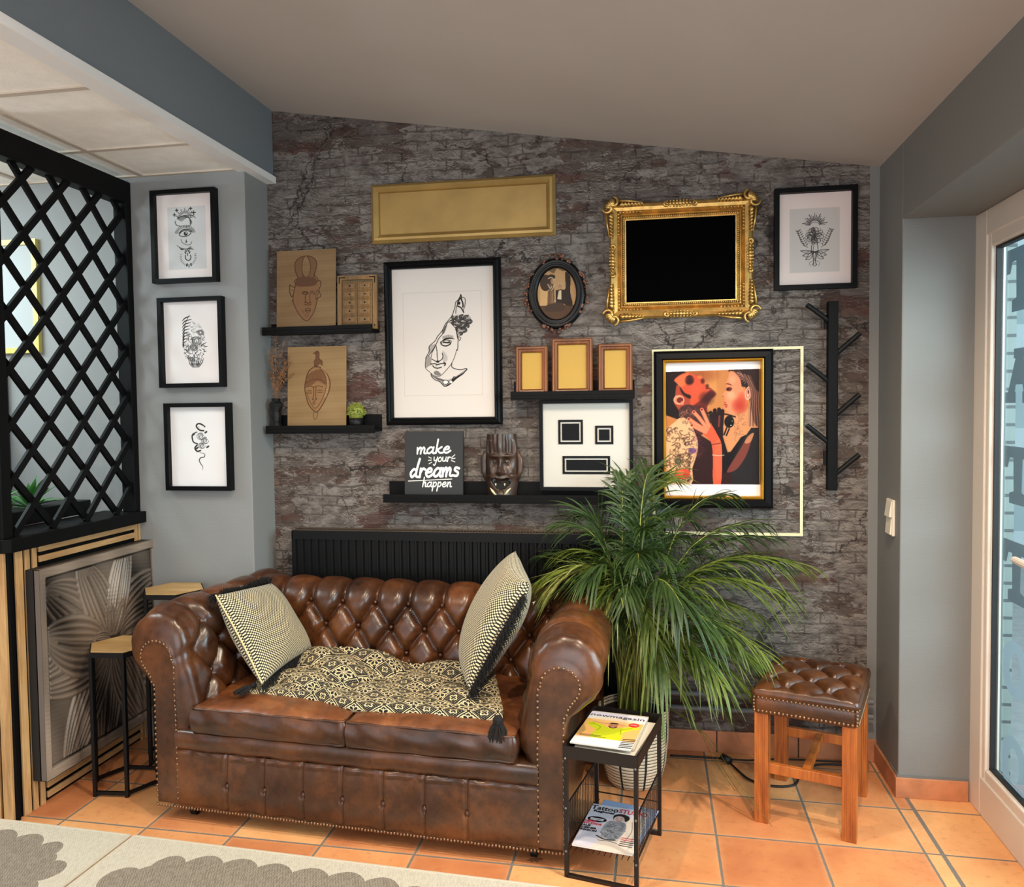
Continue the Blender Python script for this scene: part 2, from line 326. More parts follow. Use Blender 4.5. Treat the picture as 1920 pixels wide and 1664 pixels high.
# ------------------------------------------------------------------ mesh helpers
class MB:
    def __init__(s): s.v = []; s.f = []; s.uv = None
    def add(s, v, f):
        o = len(s.v); s.v += [tuple(p) for p in v]; s.f += [tuple(i+o for i in q) for q in f]; return s
    def box(s, x0, x1, y0, y1, z0, z1):
        v = [(x, y, z) for x in (x0, x1) for y in (y0, y1) for z in (z0, z1)]
        return s.add(v, [(0, 1, 3, 2), (4, 6, 7, 5), (0, 4, 5, 1), (2, 3, 7, 6), (0, 2, 6, 4), (1, 5, 7, 3)])
    def hexa(s, v):   # 8 corners: bottom 4 ccw, top 4 ccw
        return s.add(v, [(3, 2, 1, 0), (4, 5, 6, 7), (0, 1, 5, 4), (1, 2, 6, 5), (2, 3, 7, 6), (3, 0, 4, 7)])
    def prism(s, poly, plane, d0, d1):
        n = len(poly)
        def P(a, b, d): return {'xz': (a, d, b), 'yz': (d, a, b), 'xy': (a, b, d)}[plane]
        v = [P(a, b, d0) for a, b in poly]+[P(a, b, d1) for a, b in poly]
        f = [tuple(range(n)), tuple(range(2*n-1, n-1, -1))]+[(i, i+n, (i+1) % n+n, (i+1) % n) for i in range(n)]
        return s.add(v, f)
    def tube(s, pts, r, n=8, cap=True, flat=None):
        pts = [Vector(p) for p in pts]; rs = r if hasattr(r, '__len__') else [r]*len(pts); rings = []
        up = None
        for i, p in enumerate(pts):
            t = (pts[min(i+1, len(pts)-1)]-pts[max(i-1, 0)]).normalized()
            if up is None: up = Vector((0, 0, 1)) if abs(t.z) < .9 else Vector((0, 1, 0))
            a = t.cross(up).normalized(); up = a.cross(t).normalized()
            rings.append([p+a*math.cos(2*PI*k/n)*rs[i]+up*math.sin(2*PI*k/n)*rs[i]*(flat or 1) for k in range(n)])
        v = [q for g in rings for q in g]; m = len(rings)
        f = [(i*n+k, i*n+(k+1) % n, (i+1)*n+(k+1) % n, (i+1)*n+k) for i in range(m-1) for k in range(n)]
        if cap: f += [tuple(range(n-1, -1, -1)), tuple((m-1)*n+k for k in range(n))]
        return s.add(v, f)
    def lathe(s, prof, n=24, c=(0, 0, 0), ax=(1, 1)):
        v = [(c[0]+r*ax[0]*math.cos(2*PI*k/n), c[1]+r*ax[1]*math.sin(2*PI*k/n), c[2]+z) for r, z in prof for k in range(n)]
        f = [(i*n+k, i*n+(k+1) % n, (i+1)*n+(k+1) % n, (i+1)*n+k) for i in range(len(prof)-1) for k in range(n)]
        return s.add(v, f)
    def ball(s, c, r, n=8, m=5, sc=(1, 1, 1)):
        v = []; f = []
        for i in range(m+1):
            t = PI*i/m
            for k in range(n): v.append((c[0]+r*sc[0]*math.sin(t)*math.cos(2*PI*k/n), c[1]+r*sc[1]*math.sin(t)*math.sin(2*PI*k/n), c[2]+r*sc[2]*math.cos(t)))
        f = [(i*n+k, (i+1)*n+k, (i+1)*n+(k+1) % n, i*n+(k+1) % n) for i in range(m) for k in range(n)]
        return s.add(v, f)
    def grid(s, fn, nu, nv, flip=False):
        v = [fn(i/(nu-1), j/(nv-1)) for j in range(nv) for i in range(nu)]
        f = [(j*nu+i, j*nu+i+1, (j+1)*nu+i+1, (j+1)*nu+i) for j in range(nv-1) for i in range(nu-1)]
        if flip: f = [q[::-1] for q in f]
        return s.add(v, f)
    def build(s, name, m, parent=None, smooth=False, bev=0, label=None, uv=None, sub=0, solid=0, loc=None, auto=None):
        me = bpy.data.meshes.new(name); me.from_pydata(s.v, [], s.f); me.validate(); me.update()
        if m: me.materials.append(m)
        if uv is not None:
            l = me.uv_layers.new(name='UVMap'); li = np.zeros(len(me.loops), dtype=np.int32); me.loops.foreach_get('vertex_index', li)
            l.data.foreach_set('uv', np.array(uv, dtype=np.float32)[li].ravel())
        o = bpy.data.objects.new(name, me); COL.objects.link(o)
        if smooth: me.polygons.foreach_set('use_smooth', [True]*len(me.polygons))
        if parent: o.parent = parent
        if loc: o.location = loc
        if solid: md = o.modifiers.new('s', 'SOLIDIFY'); md.thickness = solid
        if bev: md = o.modifiers.new('b', 'BEVEL'); md.width = bev; md.segments = 2; md.limit_method = 'ANGLE'; md.angle_limit = math.radians(40)
        if sub: md = o.modifiers.new('u', 'SUBSURF'); md.levels = sub; md.render_levels = sub
        if label: o['label'] = label
        return o
def tag(o, label, cat, group=None):
    o['label'] = label; o['category'] = cat
    if group: o['group'] = group
    return o
def thing(name, label, cat, loc=(0, 0, 0), rz=0, group=None):
    o = bpy.data.objects.new(name, None); COL.objects.link(o); o.location = loc; o.rotation_euler = (0, 0, rz); o.empty_display_size = .1
    return tag(o, label, cat, group)
def struct(o): o['kind'] = 'structure'; return o
def frame_ring(mb, x0, x1, z0, z1, prof):
    """mitred moulding; prof = [(inset, y)], y negative = towards the room"""
    n = len(prof); rings = []
    for d, y in prof: rings.append([(x0+d, y, z0+d), (x1-d, y, z0+d), (x1-d, y, z1-d), (x0+d, y, z1-d)])
    v = [p for r in rings for p in r]; f = []
    for i in range(n-1):
        for k in range(4): f.append((i*4+k, i*4+(k+1) % 4, (i+1)*4+(k+1) % 4, (i+1)*4+k))
    return mb.add(v, f)
def smooth_pts(p, n=6, closed=False):
    p = [tuple(map(float, q)) for q in p]
    if len(p) < 3: return p
    q = [p[-1]]+p+[p[0], p[1]] if closed else [p[0]]+p+[p[-1]]
    out = []
    for i in range(1, len(q)-2):
        a, b, c, d = (np.array(q[i+k]) for k in (-1, 0, 1, 2))
        for t in np.arange(n)/n:
            out.append(tuple(.5*((2*b)+(-a+c)*t+(2*a-5*b+4*c-d)*t*t+(-a+3*b-3*c+d)*t**3)))
    out.append(q[-2]); return out
# ------------------------------------------------------------------ printed pictures: painted pixel by pixel, carried as colour attribute
class Canvas:
    def __init__(s, x0, y0, x1, y1, w, bgc):      # source box, pixel width
        s.x0, s.y0 = x0, y0; s.k = w/(x1-x0); s.w = w; s.h = int(round((y1-y0)*s.k))
        s.a = np.ones((s.h, s.w, 3))*np.array(bgc, float)
        s.X, s.Y = np.meshgrid(np.arange(s.w)+.5, np.arange(s.h)+.5)
    def T(s, p): return [((x-s.x0)*s.k, (y-s.y0)*s.k) for x, y in p]
    def blend(s, sl, al, c): s.a[sl] = s.a[sl]*(1-al[..., None])+np.array(c, float)*al[..., None]
    def fill(s, pts, c, al=1., sm=0):
        if sm: pts = smooth_pts(pts, sm, True)
        P = s.T(pts); xs = [p[0] for p in P]; ys = [p[1] for p in P]
        i0, i1 = max(0, int(min(ys))-1), min(s.h, int(max(ys))+2); j0, j1 = max(0, int(min(xs))-1), min(s.w, int(max(xs))+2)
        if i1 <= i0 or j1 <= j0: return s
        acc = np.zeros((i1-i0, j1-j0))
        for oy in (-.25, .25):
            X = s.X[i0:i1, j0:j1]; Y = s.Y[i0:i1, j0:j1]+oy; ins = np.zeros(X.shape, bool)
            for (ax, ay), (bx, by) in zip(P, P[1:]+P[:1]):
                if ay == by: continue
                ins ^= ((ay > Y) != (by > Y)) & (X < (bx-ax)*(Y-ay)/(by-ay)+ax)
            acc += ins*.5
        s.blend((slice(i0, i1), slice(j0, j1)), acc*al, c); return s
    def line(s, pts, w, c, al=1., sm=5, closed=False, taper=False):
        if sm and len(pts) > 2: pts = smooth_pts(pts, sm, closed)
        elif closed: pts = list(pts)+[pts[0]]
        P = s.T(pts); w = w*s.k/2; xs = [p[0] for p in P]; ys = [p[1] for p in P]; pad = int(w)+2
        i0, i1 = max(0, int(min(ys))-pad), min(s.h, int(max(ys))+pad+1); j0, j1 = max(0, int(min(xs))-pad), min(s.w, int(max(xs))+pad+1)
        if i1 <= i0 or j1 <= j0: return s
        X = s.X[i0:i1, j0:j1]; Y = s.Y[i0:i1, j0:j1]; D = np.full(X.shape, 1e9); n = len(P)-1
        for i in range(n):
            (ax, ay), (bx, by) = P[i], P[i+1]; dx, dy = bx-ax, by-ay; L = dx*dx+dy*dy+1e-9
            t = np.clip(((X-ax)*dx+(Y-ay)*dy)/L, 0, 1); ww = w*(1 if not taper else (.25+.75*math.sin(PI*(i+.5)/n)))
            D = np.minimum(D, np.hypot(X-ax-t*dx, Y-ay-t*dy)-ww)
        f = min(1., max(.25, w*2)) if w < .5 else 1.
        s.blend((slice(i0, i1), slice(j0, j1)), np.clip(.5-D, 0, 1)*al*f, c); return s
    def ell(s, cx, cy, rx, ry, c, al=1., rot=0., soft=0.):
        n = 28; pts = [(cx+rx*math.cos(t)*math.cos(rot)-ry*math.sin(t)*math.sin(rot), cy+rx*math.cos(t)*math.sin(rot)+ry*math.sin(t)*math.cos(rot)) for t in (2*PI*i/n for i in range(n))]
        if soft:
            x, y = s.T([(cx, cy)])[0]; X = (s.X-x)/(rx*s.k); Y = (s.Y-y)/(ry*s.k); al_ = np.clip(1.0-(X*X+Y*Y), 0, 1)**soft*al
            s.blend((slice(0, s.h), slice(0, s.w)), al_, c); return s
        return s.fill(pts, c, al)
    def blur(s, n=1, y0=0, y1=None):
        for _ in range(n):
            a = s.a; p = np.pad(a, ((1, 1), (1, 1), (0, 0)), 'edge'); s.a = (p[:-2, 1:-1]+p[2:, 1:-1]+p[1:-1, :-2]+p[1:-1, 2:]+2*a)/6
        return s
    def oval(s, cx, cy, rx, ry, w, c, al=1., a0=0, a1=2*PI, rot=0.):
        pts = [(cx+rx*math.cos(t)*math.cos(rot)-ry*math.sin(t)*math.sin(rot), cy+rx*math.cos(t)*math.sin(rot)+ry*math.sin(t)*math.cos(rot)) for t in np.linspace(a0, a1, 25)]
        return s.line(pts, w, c, al, 0)
def print_mesh(cv, name, W_, H_, parent, m, y=0., x0=None, z0=0., mask=None, flat=False):
    """flat print W_ x H_ standing (xz) or lying (xy, flat=True); origin at lower centre"""
    w, h = cv.w, cv.h
    if x0 is None: x0 = -W_/2
    xs = np.linspace(x0, x0+W_, w); zs = np.linspace(z0+H_, z0, h); XX, ZZ = np.meshgrid(xs, zs)
    co = np.zeros((h, w, 3), np.float32); co[..., 0] = XX
    if flat: co[..., 1] = ZZ; co[..., 2] = y
    else: co[..., 1] = y; co[..., 2] = ZZ
    idx = np.arange(w*h).reshape(h, w); q = np.stack([idx[1:, :-1], idx[1:, 1:], idx[:-1, 1:], idx[:-1, :-1]], -1).reshape(-1, 4)
    if mask is not None:
        mk = mask(XX, ZZ); keep = mk[1:, :-1] & mk[1:, 1:] & mk[:-1, 1:] & mk[:-1, :-1]; q = q[keep.ravel()]
    me = bpy.data.meshes.new(name); me.vertices.add(w*h); me.vertices.foreach_set('co', co.ravel())
    me.loops.add(len(q)*4); me.loops.foreach_set('vertex_index', q.astype(np.int32).ravel())
    me.polygons.add(len(q)); me.polygons.foreach_set('loop_start', np.arange(0, len(q)*4, 4, dtype=np.int32))
    me.update(calc_edges=True)
    c = np.clip(cv.a, 0, 255)/255.; c = np.where(c <= .04045, c/12.92, ((c+.055)/1.055)**2.4)
    at = me.attributes.new('Col', 'FLOAT_COLOR', 'POINT'); at.data.foreach_set('color', np.concatenate([c, np.ones((h, w, 1))], -1).astype(np.float32).ravel())
    me.materials.append(m); o = bpy.data.objects.new(name, me); COL.objects.link(o)
    if parent: o.parent = parent
    return o
def text_part(s, name, size, loc, rot, m, parent, width=None, shear=0., offset=0., label=None):
    cu = bpy.data.curves.new(name, 'FONT'); cu.body = s; cu.size = size; cu.extrude = .0002; cu.shear = shear; cu.offset = offset; cu.resolution_u = 3
    o = bpy.data.objects.new(name+'_tmp', cu); COL.objects.link(o); dg = bpy.context.evaluated_depsgraph_get()
    me = bpy.data.meshes.new_from_object(o.evaluated_get(dg)); bpy.data.objects.remove(o); me.materials.clear(); me.materials.append(m)
    w = max(v.co.x for v in me.vertices)-min(v.co.x for v in me.vertices)
    if width:
        for v in me.vertices: v.co.x *= width/w
    q = bpy.data.objects.new(name, me); COL.objects.link(q); q.parent = parent; q.location = loc; q.rotation_euler = rot
    if label: q['label'] = label
    return q
# ================================================================== THE SETTING
def quad(name, pts, m, thick=None):
    mb = MB(); mb.add(pts, [tuple(range(len(pts)))]); return struct(mb.build(name, m))
def sbox(name, x0, x1, y0, y1, z0, z1, m, bev=0):
    return struct(MB().box(x0, x1, y0, y1, z0, z1).build(name, m, bev=bev))
sbox('floor', -4.2, 1.09, -1.2, 3.55, -.08, 0, TILES)
# back wall: papered part, and the bare painted strip at the right corner
WPX = .812
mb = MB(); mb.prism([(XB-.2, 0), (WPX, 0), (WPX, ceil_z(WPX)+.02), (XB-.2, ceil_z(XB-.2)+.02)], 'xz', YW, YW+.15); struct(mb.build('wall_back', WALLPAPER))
mb = MB(); mb.prism([(WPX, 0), (XR+.1, 0), (XR+.1, 2.4), (WPX, 2.4)], 'xz', YW, YW+.15); struct(mb.build('wall_corner', PAINTR))
# pillar / left wall (face towards the viewer at YP), runs on behind the lattice
sbox('wall_left', -4.2, XB, YP, YP+.35, 0, 2.40, PAINT, .004)
# right wall with the door opening
RT, RY = 2.025, 3.045
mb = MB(); mb.box(XR, 1.135, RY, YW+.1, 0, 2.5); struct(mb.build('wall_right', PAINTR, bev=.004))
sbox('wall_right', XR, 1.135, -1.2, RY, RT, 2.5, PAINTR, .004)
sbox('wall_right', XR, 1.135, -1.2, .9, 0, RT, PAINTR, .004)
# sloping ceiling, beam, dropped ceiling
mb = MB(); mb.prism([(-1.66, ceil_z(-1.66)), (1.4, ceil_z(1.4)), (1.4, 2.9), (-1.66, 2.9)], 'xz', -1.2, YW+.15); struct(mb.build('ceiling', CEILP))
sbox('wall_beam', -1.75, -1.6, -1.2, YW, 2.385, 2.75, BEAMP)
mb = MB(); mb.prism([(-1.66, 2.366), (-1.588, 2.366), (-1.588, 2.394), (-1.6, 2.394), (-1.6, 2.386), (-1.66, 2.386)], 'xz', -1.2, YW); struct(mb.build('trim_1', WHITEG))
sbox('ceiling_lowered', -4.2, -1.66, -1.2, YP, 2.376, 2.45, CREAM)
mb = MB()
for y in (3.13, 2.79, 2.25, 1.71, 1.17, .6): mb.box(-4.2, -1.66, y-.0115, y+.0115, 2.370, 2.379)
for x in (-2.08, -2.62, -3.16, -3.7): mb.box(x-.0115, x+.0115, -1.2, YP, 2.3695, 2.379)
struct(mb.build('trim_2', TBAR))
sbox('wall_far_left', -4.3, -4.2, -1.2, YP, 0, 2.45, PAINT)
# tiled skirting
mb = MB()
for i in range(9):
    x0 = XB+.3125*i; mb.box(x0+.002, min(x0+.3105, XR), YW-.011, YW, 0, .088)
struct(mb.build('baseboard_back', TILEB, bev=.002))
mb = MB(); mb.box(XR-.010, XR, RY, YW-.011, 0, .075); mb.box(XR-.010, 1.075, RY-.010, RY, 0, .072); struct(mb.build('baseboard_right', TILEB, bev=.002))
mb = MB(); mb.box(XR-.004, XR+.001, RY-.002, RY+.1, .075, .082); mb.box(XR-.004, 1.075, RY-.005, RY, .072, .079); struct(mb.build('trim_3', mat('grey_sealant', (110, 110, 108), .7)))
# ------------------------------------------------------------------ glazed door in the right wall
dr = struct(bpy.data.objects.new('door_1', None)); COL.objects.link(dr); dr.location = (1.08, 3.055, 0)
y1 = 0; y0 = -2.1   # local y along the wall
mb = MB()
for a in ((0, .05, -.10, 0, 0, RT), (0, .05, y0, y0+.1, 0, RT), (0, .05, y0+.1, -.10, RT-.085, RT), (0, .05, y0+.1, -.10, 0, .13)): mb.box(*a)
mb.build('door_frame', PVC, dr, bev=.004)
mb = MB(); frame = [(-.006, .052, -.125, -.06, .10, RT-.06), (-.006, .052, y0+.06, y0+.125, .10, RT-.06), (-.006, .052, y0+.125, -.125, RT-.125, RT-.06), (-.006, .052, y0+.125, -.125, .10, .165)]
for a in frame: mb.box(a[0]+.012, a[1], *a[2:])
mb.build('door_sash', PVC, dr, bev=.006)
mb = MB()
for a in ((.02, .04, -.133, -.125, .165, RT-.125), (.02, .04, y0+.125, -.125, RT-.133, RT-.125), (.02, .04, y0+.125, -.125, .165, .173)): mb.box(*a)
mb.build('gasket', RUBBER, dr)
MB().box(.028, .034, y0+.12, -.12, .16, RT-.12).build('door_glass', DGLASS, dr)
hb = MB(); hb.tube([(.0, -.62, .93), (-.045, -.62, .93), (-.05, -.60, .932), (-.05, -.47, .936)], [.012, .012, .013, .010], 10); hb.box(-.004, .004, -.645, -.595, .83, 1.0); hb.build('door_handle', PVC, dr, smooth=False)
# vinyl letters on the outside of the glass
FILM = mat('grey_vinyl_film', (112, 124, 132), .8, spec=.1); nt = FILM.node_tree; tl = nt.nodes.new('ShaderNodeBsdfTranslucent'); tl.inputs[0].default_value = (.42, .50, .55, 1); mx = nt.nodes.new('ShaderNodeMixShader'); mx.inputs[0].default_value = .45
nt.links.new(nt.nodes['Principled BSDF'].outputs[0], mx.inputs[1]); nt.links.new(tl.outputs[0], mx.inputs[2]); nt.links.new(mx.outputs[0], nt.nodes['Material Output'].inputs[0])
def slabs(ch, w, h):
    if ch == 'T': return [[(0, h), (w, h), (w*1.0, h*.62), (w*.88, h*.62), (w*.80, h*.80), (w*.66, h*.80), (w*.64, h*.22), (w*.80, h*.18), (w*.80, 0), (w*.2, 0), (w*.2, h*.18), (w*.36, h*.22), (w*.34, h*.80), (w*.20, h*.80), (w*.12, h*.62), (0, h*.62)]]
    if ch == 'A': return [[(w*.3, h), (w*.7, h), (w*.7, h*.82), (w*.64, h*.82), (w*.9, h*.2), (w, h*.2), (w, 0), (w*.62, 0), (w*.62, h*.2), (w*.66, h*.22), (w*.62, h*.34), (w*.38, h*.34), (w*.34, h*.22), (w*.38, h*.2), (w*.38, 0), (0, 0), (0, h*.2), (w*.1, h*.2), (w*.36, h*.82), (w*.3, h*.82)]]
    return None
for ch, zt, zb in (('T', 1.874, 1.676), ('A', 1.56, 1.39), ('T', 1.253, 1.072), ('T', .954, .76), ('O', .64, .46), ('O', .335, .145)):
    w, h = .20, zt-zb; lb = MB(); ya = 2.885-3.055   # right-hand edge nearest the hinge, reads mirrored from inside is avoided
    if ch != 'O': lb.prism([(ya-a, zb+b) for a, b in slabs(ch, w, h)[0]], 'yz', .036, .0372)
    else:
        n = 28; R = [(ya-w/2+math.cos(2*PI*k/n)*w/2, zb+h/2+math.sin(2*PI*k/n)*h/2) for k in range(n)]; r = [(ya-w/2+math.cos(2*PI*k/n)*w*.2, zb+h/2+math.sin(2*PI*k/n)*h*.3) for k in range(n)]
        lb.add([(.036, a, b) for a, b in R+r], [(k, (k+1) % n, n+(k+1) % n, n+k) for k in range(n)])
    lb.build('vinyl_letter', FILM, dr)
# ------------------------------------------------------------------ outside the door
sbox('ground_outside', 1.13, 6, -1.5, 8, -.12, -.03, mat('grey_paving', (150, 156, 158), .8, noise=.1))
def m_whitebrick():
    m, nt, b, v, x, y, z = node_mat('white_glazed_brick', .5)
    g = ((z/.0625).frac()-.5).abs().gt(.41); n = nnoise(nt, v, 12)
    nt.links.new(nmix(nt, g, nmix(nt, n, (122, 134, 130), (142, 152, 148)), (66, 78, 82)), b.inputs['Base Color']); nbump(nt, b, g*-1, .6, .006); return m
sbox('wall_outside', 1.186, 1.252, 3.15, 3.6, -.1, 2.7, m_whitebrick())
sbox('trim_4', 1.137, 1.186, 3.06, 3.5, -.1, 2.4, mat('dark_teal_profile', (92, 112, 114), .4))
def m_facade():
    m, nt, b, v, x, y, z = node_mat('pale_street_facade', .6)
    n = nnoise(nt, v, 1.2, 3); g = ((z/.9).frac()).lt(.28)*((x/.7).frac()).lt(.6)
    nt.links.new(nmix(nt, g, nmix(nt, n, (150, 176, 184), (184, 204, 208)), (206, 222, 228)), b.inputs['Base Color']); return m
sbox('wall_street', 1.3, 8, 7.8, 8.0, -.1, 5, m_facade())
# ================================================================== ceiling spotlights (recessed, along the room)
SPOTC = (1.0, .84, .64)
def spot(x, y, en, tgt, lab, ang=100, blend=.8):
    z = ceil_z(x); t = thing('ceiling_spotlight', lab, 'ceiling light', (x, y, z), 0, 'recessed spotlights in the sloping ceiling')
    MB().lathe([(.045, -.002), (.045, -.008), (.034, -.010), (.030, -.002), (.028, .02)], 24).build('trim_ring', mat('satin_steel', (190, 186, 180), .3, .9), t, smooth=True)
    MB().lathe([(.0, -.0045), (.029, -.0045)], 20).build('lamp_lens', mat('lamp_lens', (255, 230, 190), .4, emit=((255, 222, 170), 14)), t)
    l = light('spot_lamp', 'SPOT', (x, y, z-.02), en, SPOTC, tgt, spot_size=math.radians(ang), spot_blend=blend, shadow_soft_size=.03)
    return t
spot(.48, 1.90, 95, (.1, 2.75, .1), 'recessed round ceiling spotlight just above the stool side of the room', 112)
spot(-.62, 1.86, 72, (-.8, 2.7, .2), 'recessed round ceiling spotlight in front of the leather sofa', 108)
spot(-1.35, 1.2, 36, (-1.3, 2.6, .3), 'recessed round ceiling spotlight beside the slate beam', 100)
spot(.35, .75, 50, (.2, 2.2, .2), 'recessed round ceiling spotlight nearest the shopfront', 110)
# ================================================================== SLATTED PARTITION WITH LATTICE
pt = thing('slatted_partition', 'oak slatted half partition with black top rail under the lattice screen', 'partition', (XL, 2.41, 0))
# local: x towards left negative, y 0..0.727 along
YE = YP-2.41
MB().box(-.16, -.012, .012, YE, 0, .925).build('core_panel', BLACKW, pt)
MB().box(-.30, -.14, -.0, .15, 0, .925).build('core_panel', BLACKW, pt)
rb = MB(); rb.prism([(-2.0, -.035), (.012, -.035), (.03, -.018), (.03, YE-.001), (-.17, YE-.001), (-.17, .15), (-2.0, .15)], 'xy', .928, .975); rb.build('top_rail', BLACKW, pt, bev=.003)
def slat(x0, x1, y0, y1, z0, z1, m, off=0): MB().box(x0+(.003 if x1-x0 < .013 else 0), x1, y0, y1, z0, z1).build('slat', m, pt, bev=.0015)
for a, b in ((.032, .064), (.076, .097), (.110, .131)): slat(-.012, .0, a, b, .0, .926, OAK)
for a, b in ((.692, .706), (.715, .7262)): slat(-.012, 0, a, b, .0, .926, OAK)
for a, b in ((.903, .925), (.867, .889), (.085, .106), (.050, .071), (.014, .036)): slat(-.012, 0, .143, .690, a, b, OAKY)
for a in (-.050, -.098, -.148, -.196, -.244, -.292, -.340, -.388): slat(a+.004, a+.040, -.012, .0, 0, .926, OAK)
MB().box(-.60, -.0, .0, .012, 0, .925).build('core_panel', BLACKW, pt)
# lattice screen
ls = thing('lattice_screen', 'tall black diamond lattice screen standing on the slatted partition', 'lattice screen', (XL, 2.41, .975))
MB().box(-.055, .004, YE-.037, YE-.001, 0, 1.375).build('post', BLACKW, ls, bev=.003)
MB().box(-.065, .010, -.03, .014, 0, 1.375).build('post', BLACKW, ls, bev=.003)
MB().box(-.055, .004, .014, YE-.037, 1.285, 1.375).build('top_beam', BLACKW, ls, bev=.003)
Y0l, Y1l, Z0l, Z1l = .012, YE-.034, 0.0, 1.29
def clip(p, d):    # clip line to the frame opening
    t0, t1 = -40, 40
    for q, dd, lo, hi in ((p[0], d[0], Y0l, Y1l), (p[1], d[1], Z0l, Z1l)):
        a, b = (lo-q)/dd, (hi-q)/dd; a, b = min(a, b), max(a, b); t0, t1 = max(t0, a), min(t1, b)
    return (t0, t1) if t1-t0 > .03 else None
for sgn, xo in ((1, -.012), (-1, -.024)):
    for k in range(-24, 26):
        p = (2.555-2.41+k*.181, 2.030-.975); d = (.0905, .0945*sgn)
        c = clip(p, d)
        if not c: continue
        a = (p[0]+d[0]*c[0], p[1]+d[1]*c[0]); b = (p[0]+d[0]*c[1], p[1]+d[1]*c[1])
        L = math.hypot(*d); n = (-d[1]/L*.0125, d[0]/L*.0125)
        MB().prism([(a[0]-n[0], a[1]-n[1]), (b[0]-n[0], b[1]-n[1]), (b[0]+n[0], b[1]+n[1]), (a[0]+n[0], a[1]+n[1])], 'yz', xo-.006, xo+.006).build('lattice_bar', BLACKW, ls)
# carved relief panel
rp_ = thing('carved_relief_panel', 'square grey-brown carved flower relief panel leaning on the oak slats', 'wall relief', (XL+.001, 2.482, .108))
PW, PH = .684, .745
MB().box(0, .034, 0, PW, 0, PH).build('backing_block', mat('black_panel_edge', (26, 25, 26), .6), rp_)
n1, n2 = 300, 320
U, V = np.meshgrid(np.linspace(0, 1, n1), np.linspace(0, 1, n2)); Hh = np.zeros(U.shape); SH = np.zeros(U.shape)
def petal(ang, r0, L, wd, base=(.56, .52), amp=1., ridges=9, curl=.0):
    global Hh
    ca, sa = math.cos(ang), math.sin(ang); x = (U-base[0]); y = (V-base[1]); a = (x*ca+y*sa-r0)/L; b = (-x*sa+y*ca); b = b-curl*a*a
    wv = wd*np.sqrt(np.clip(np.sin(PI*np.clip(a, 0, 1)**.85), 0, 1)); inside = (a > 0) & (a < 1) & (np.abs(b) < wv); q = np.where(inside, np.abs(b)/np.maximum(wv, 1e-4), 1)
    dome = amp*(.25+.55*np.sqrt(np.clip(1-q*q, 0, 1)))
    nr = 9; groove = .30*np.cos(2*PI*nr*q*.5+a*1.2)*np.clip(np.sin(PI*np.clip(a*1.05, 0, 1)), 0, 1)**.5*(q < .9)*(q > .12)
    h = np.where(inside, dome-.3*amp+groove+.45*np.exp(-((q-.93)/.06)**2)-.45*np.exp(-(b/.006)**2)*(a < .8)*(a > .1), -1)
    Hh = np.where(inside, h, Hh)
for ang, r0, L, wd, amp, cu in ((2.35, .08, .55, .15, .7, .10), (.62, .08, .5, .16, .8, -.1), (-.6, .08, .55, .16, .7, .1), (-1.75, .08, .5, .12, .7, 0), (-2.35, .05, .62, .13, .8, .10), (-2.9, .04, .58, .14, .9, -.1), (.15, .08, .45, .13, .8, .0), (-1.15, .06, .55, .12, .8, .05), (1.95, .05, .47, .12, 1.0, .06), (1.32, .05, .50, .10, 1.0, -.03), (3.05, .06, .48, .16, 1.1, -.10), (1.62, .03, .17, .05, 1.2, 0), (1.05, .03, .20, .05, 1.2, 0), (2.9, .02, .16, .055, 1.2, .0), (3.7, .02, .20, .05, 1.2, 0)): petal(ang, r0, L, wd, amp=amp, curl=cu, ridges=12)
bord = np.minimum(np.minimum(U, 1-U), np.minimum(V, 1-V)); Hh = np.where(bord < .045, .9, Hh); Hh = np.where((bord > .045) & (bord < .055), -.3, Hh)
Hh += .04*np.sin(V*300+U*40)*np.sin(U*9+V*4)
for _ in range(2): Hh[1:-1, 1:-1] = (Hh[1:-1, 1:-1]*4+Hh[:-2, 1:-1]+Hh[2:, 1:-1]+Hh[1:-1, :-2]+Hh[1:-1, 2:])/8
mbp = MB(); mbp.v = [tuple(p) for p in np.stack([.034+.010+Hh*.012, U*PW, V*PH], -1).reshape(-1, 3)]
idx = np.arange(n1*n2).reshape(n2, n1); mbp.f = np.stack([idx[:-1, :-1], idx[:-1, 1:], idx[1:, 1:], idx[1:, :-1]], -1).reshape(-1, 4).tolist()
PAT = m_attr('patina_shaded_carving', .38); PAT.node_tree.nodes['Principled BSDF'].inputs['Specular IOR Level'].default_value = .5; PAT.node_tree.nodes['Principled BSDF'].inputs['Metallic'].default_value = .15
o = mbp.build('carved_face', PAT, rp_, smooth=True)
patt = .5+.5*np.sin(U*7+1.3)*np.sin(V*6+.4)+.25*np.sin(U*19+V*11); patina_shade = np.clip(-.05+.50*patt+.50*np.clip(Hh, -1, 1.3), 0, 1)[..., None]  # blotchy patina, plus shade painted into the carved hollows by height
cc = np.array(s2l((26, 22, 20)))*(1-patina_shade)+np.array(s2l((180, 160, 142)))*patina_shade
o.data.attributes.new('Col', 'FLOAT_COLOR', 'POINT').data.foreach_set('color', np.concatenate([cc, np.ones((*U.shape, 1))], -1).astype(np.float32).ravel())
MB().box(.030, .0535, 0, .002, 0, PH).box(.030, .0535, PW-.002, PW, 0, PH).box(.030, .0535, 0, PW, 0, .002).box(.030, .0535, 0, PW, PH-.002, PH).build('edge_strip', mat('grey_edge', (110, 100, 92), .5), rp_)
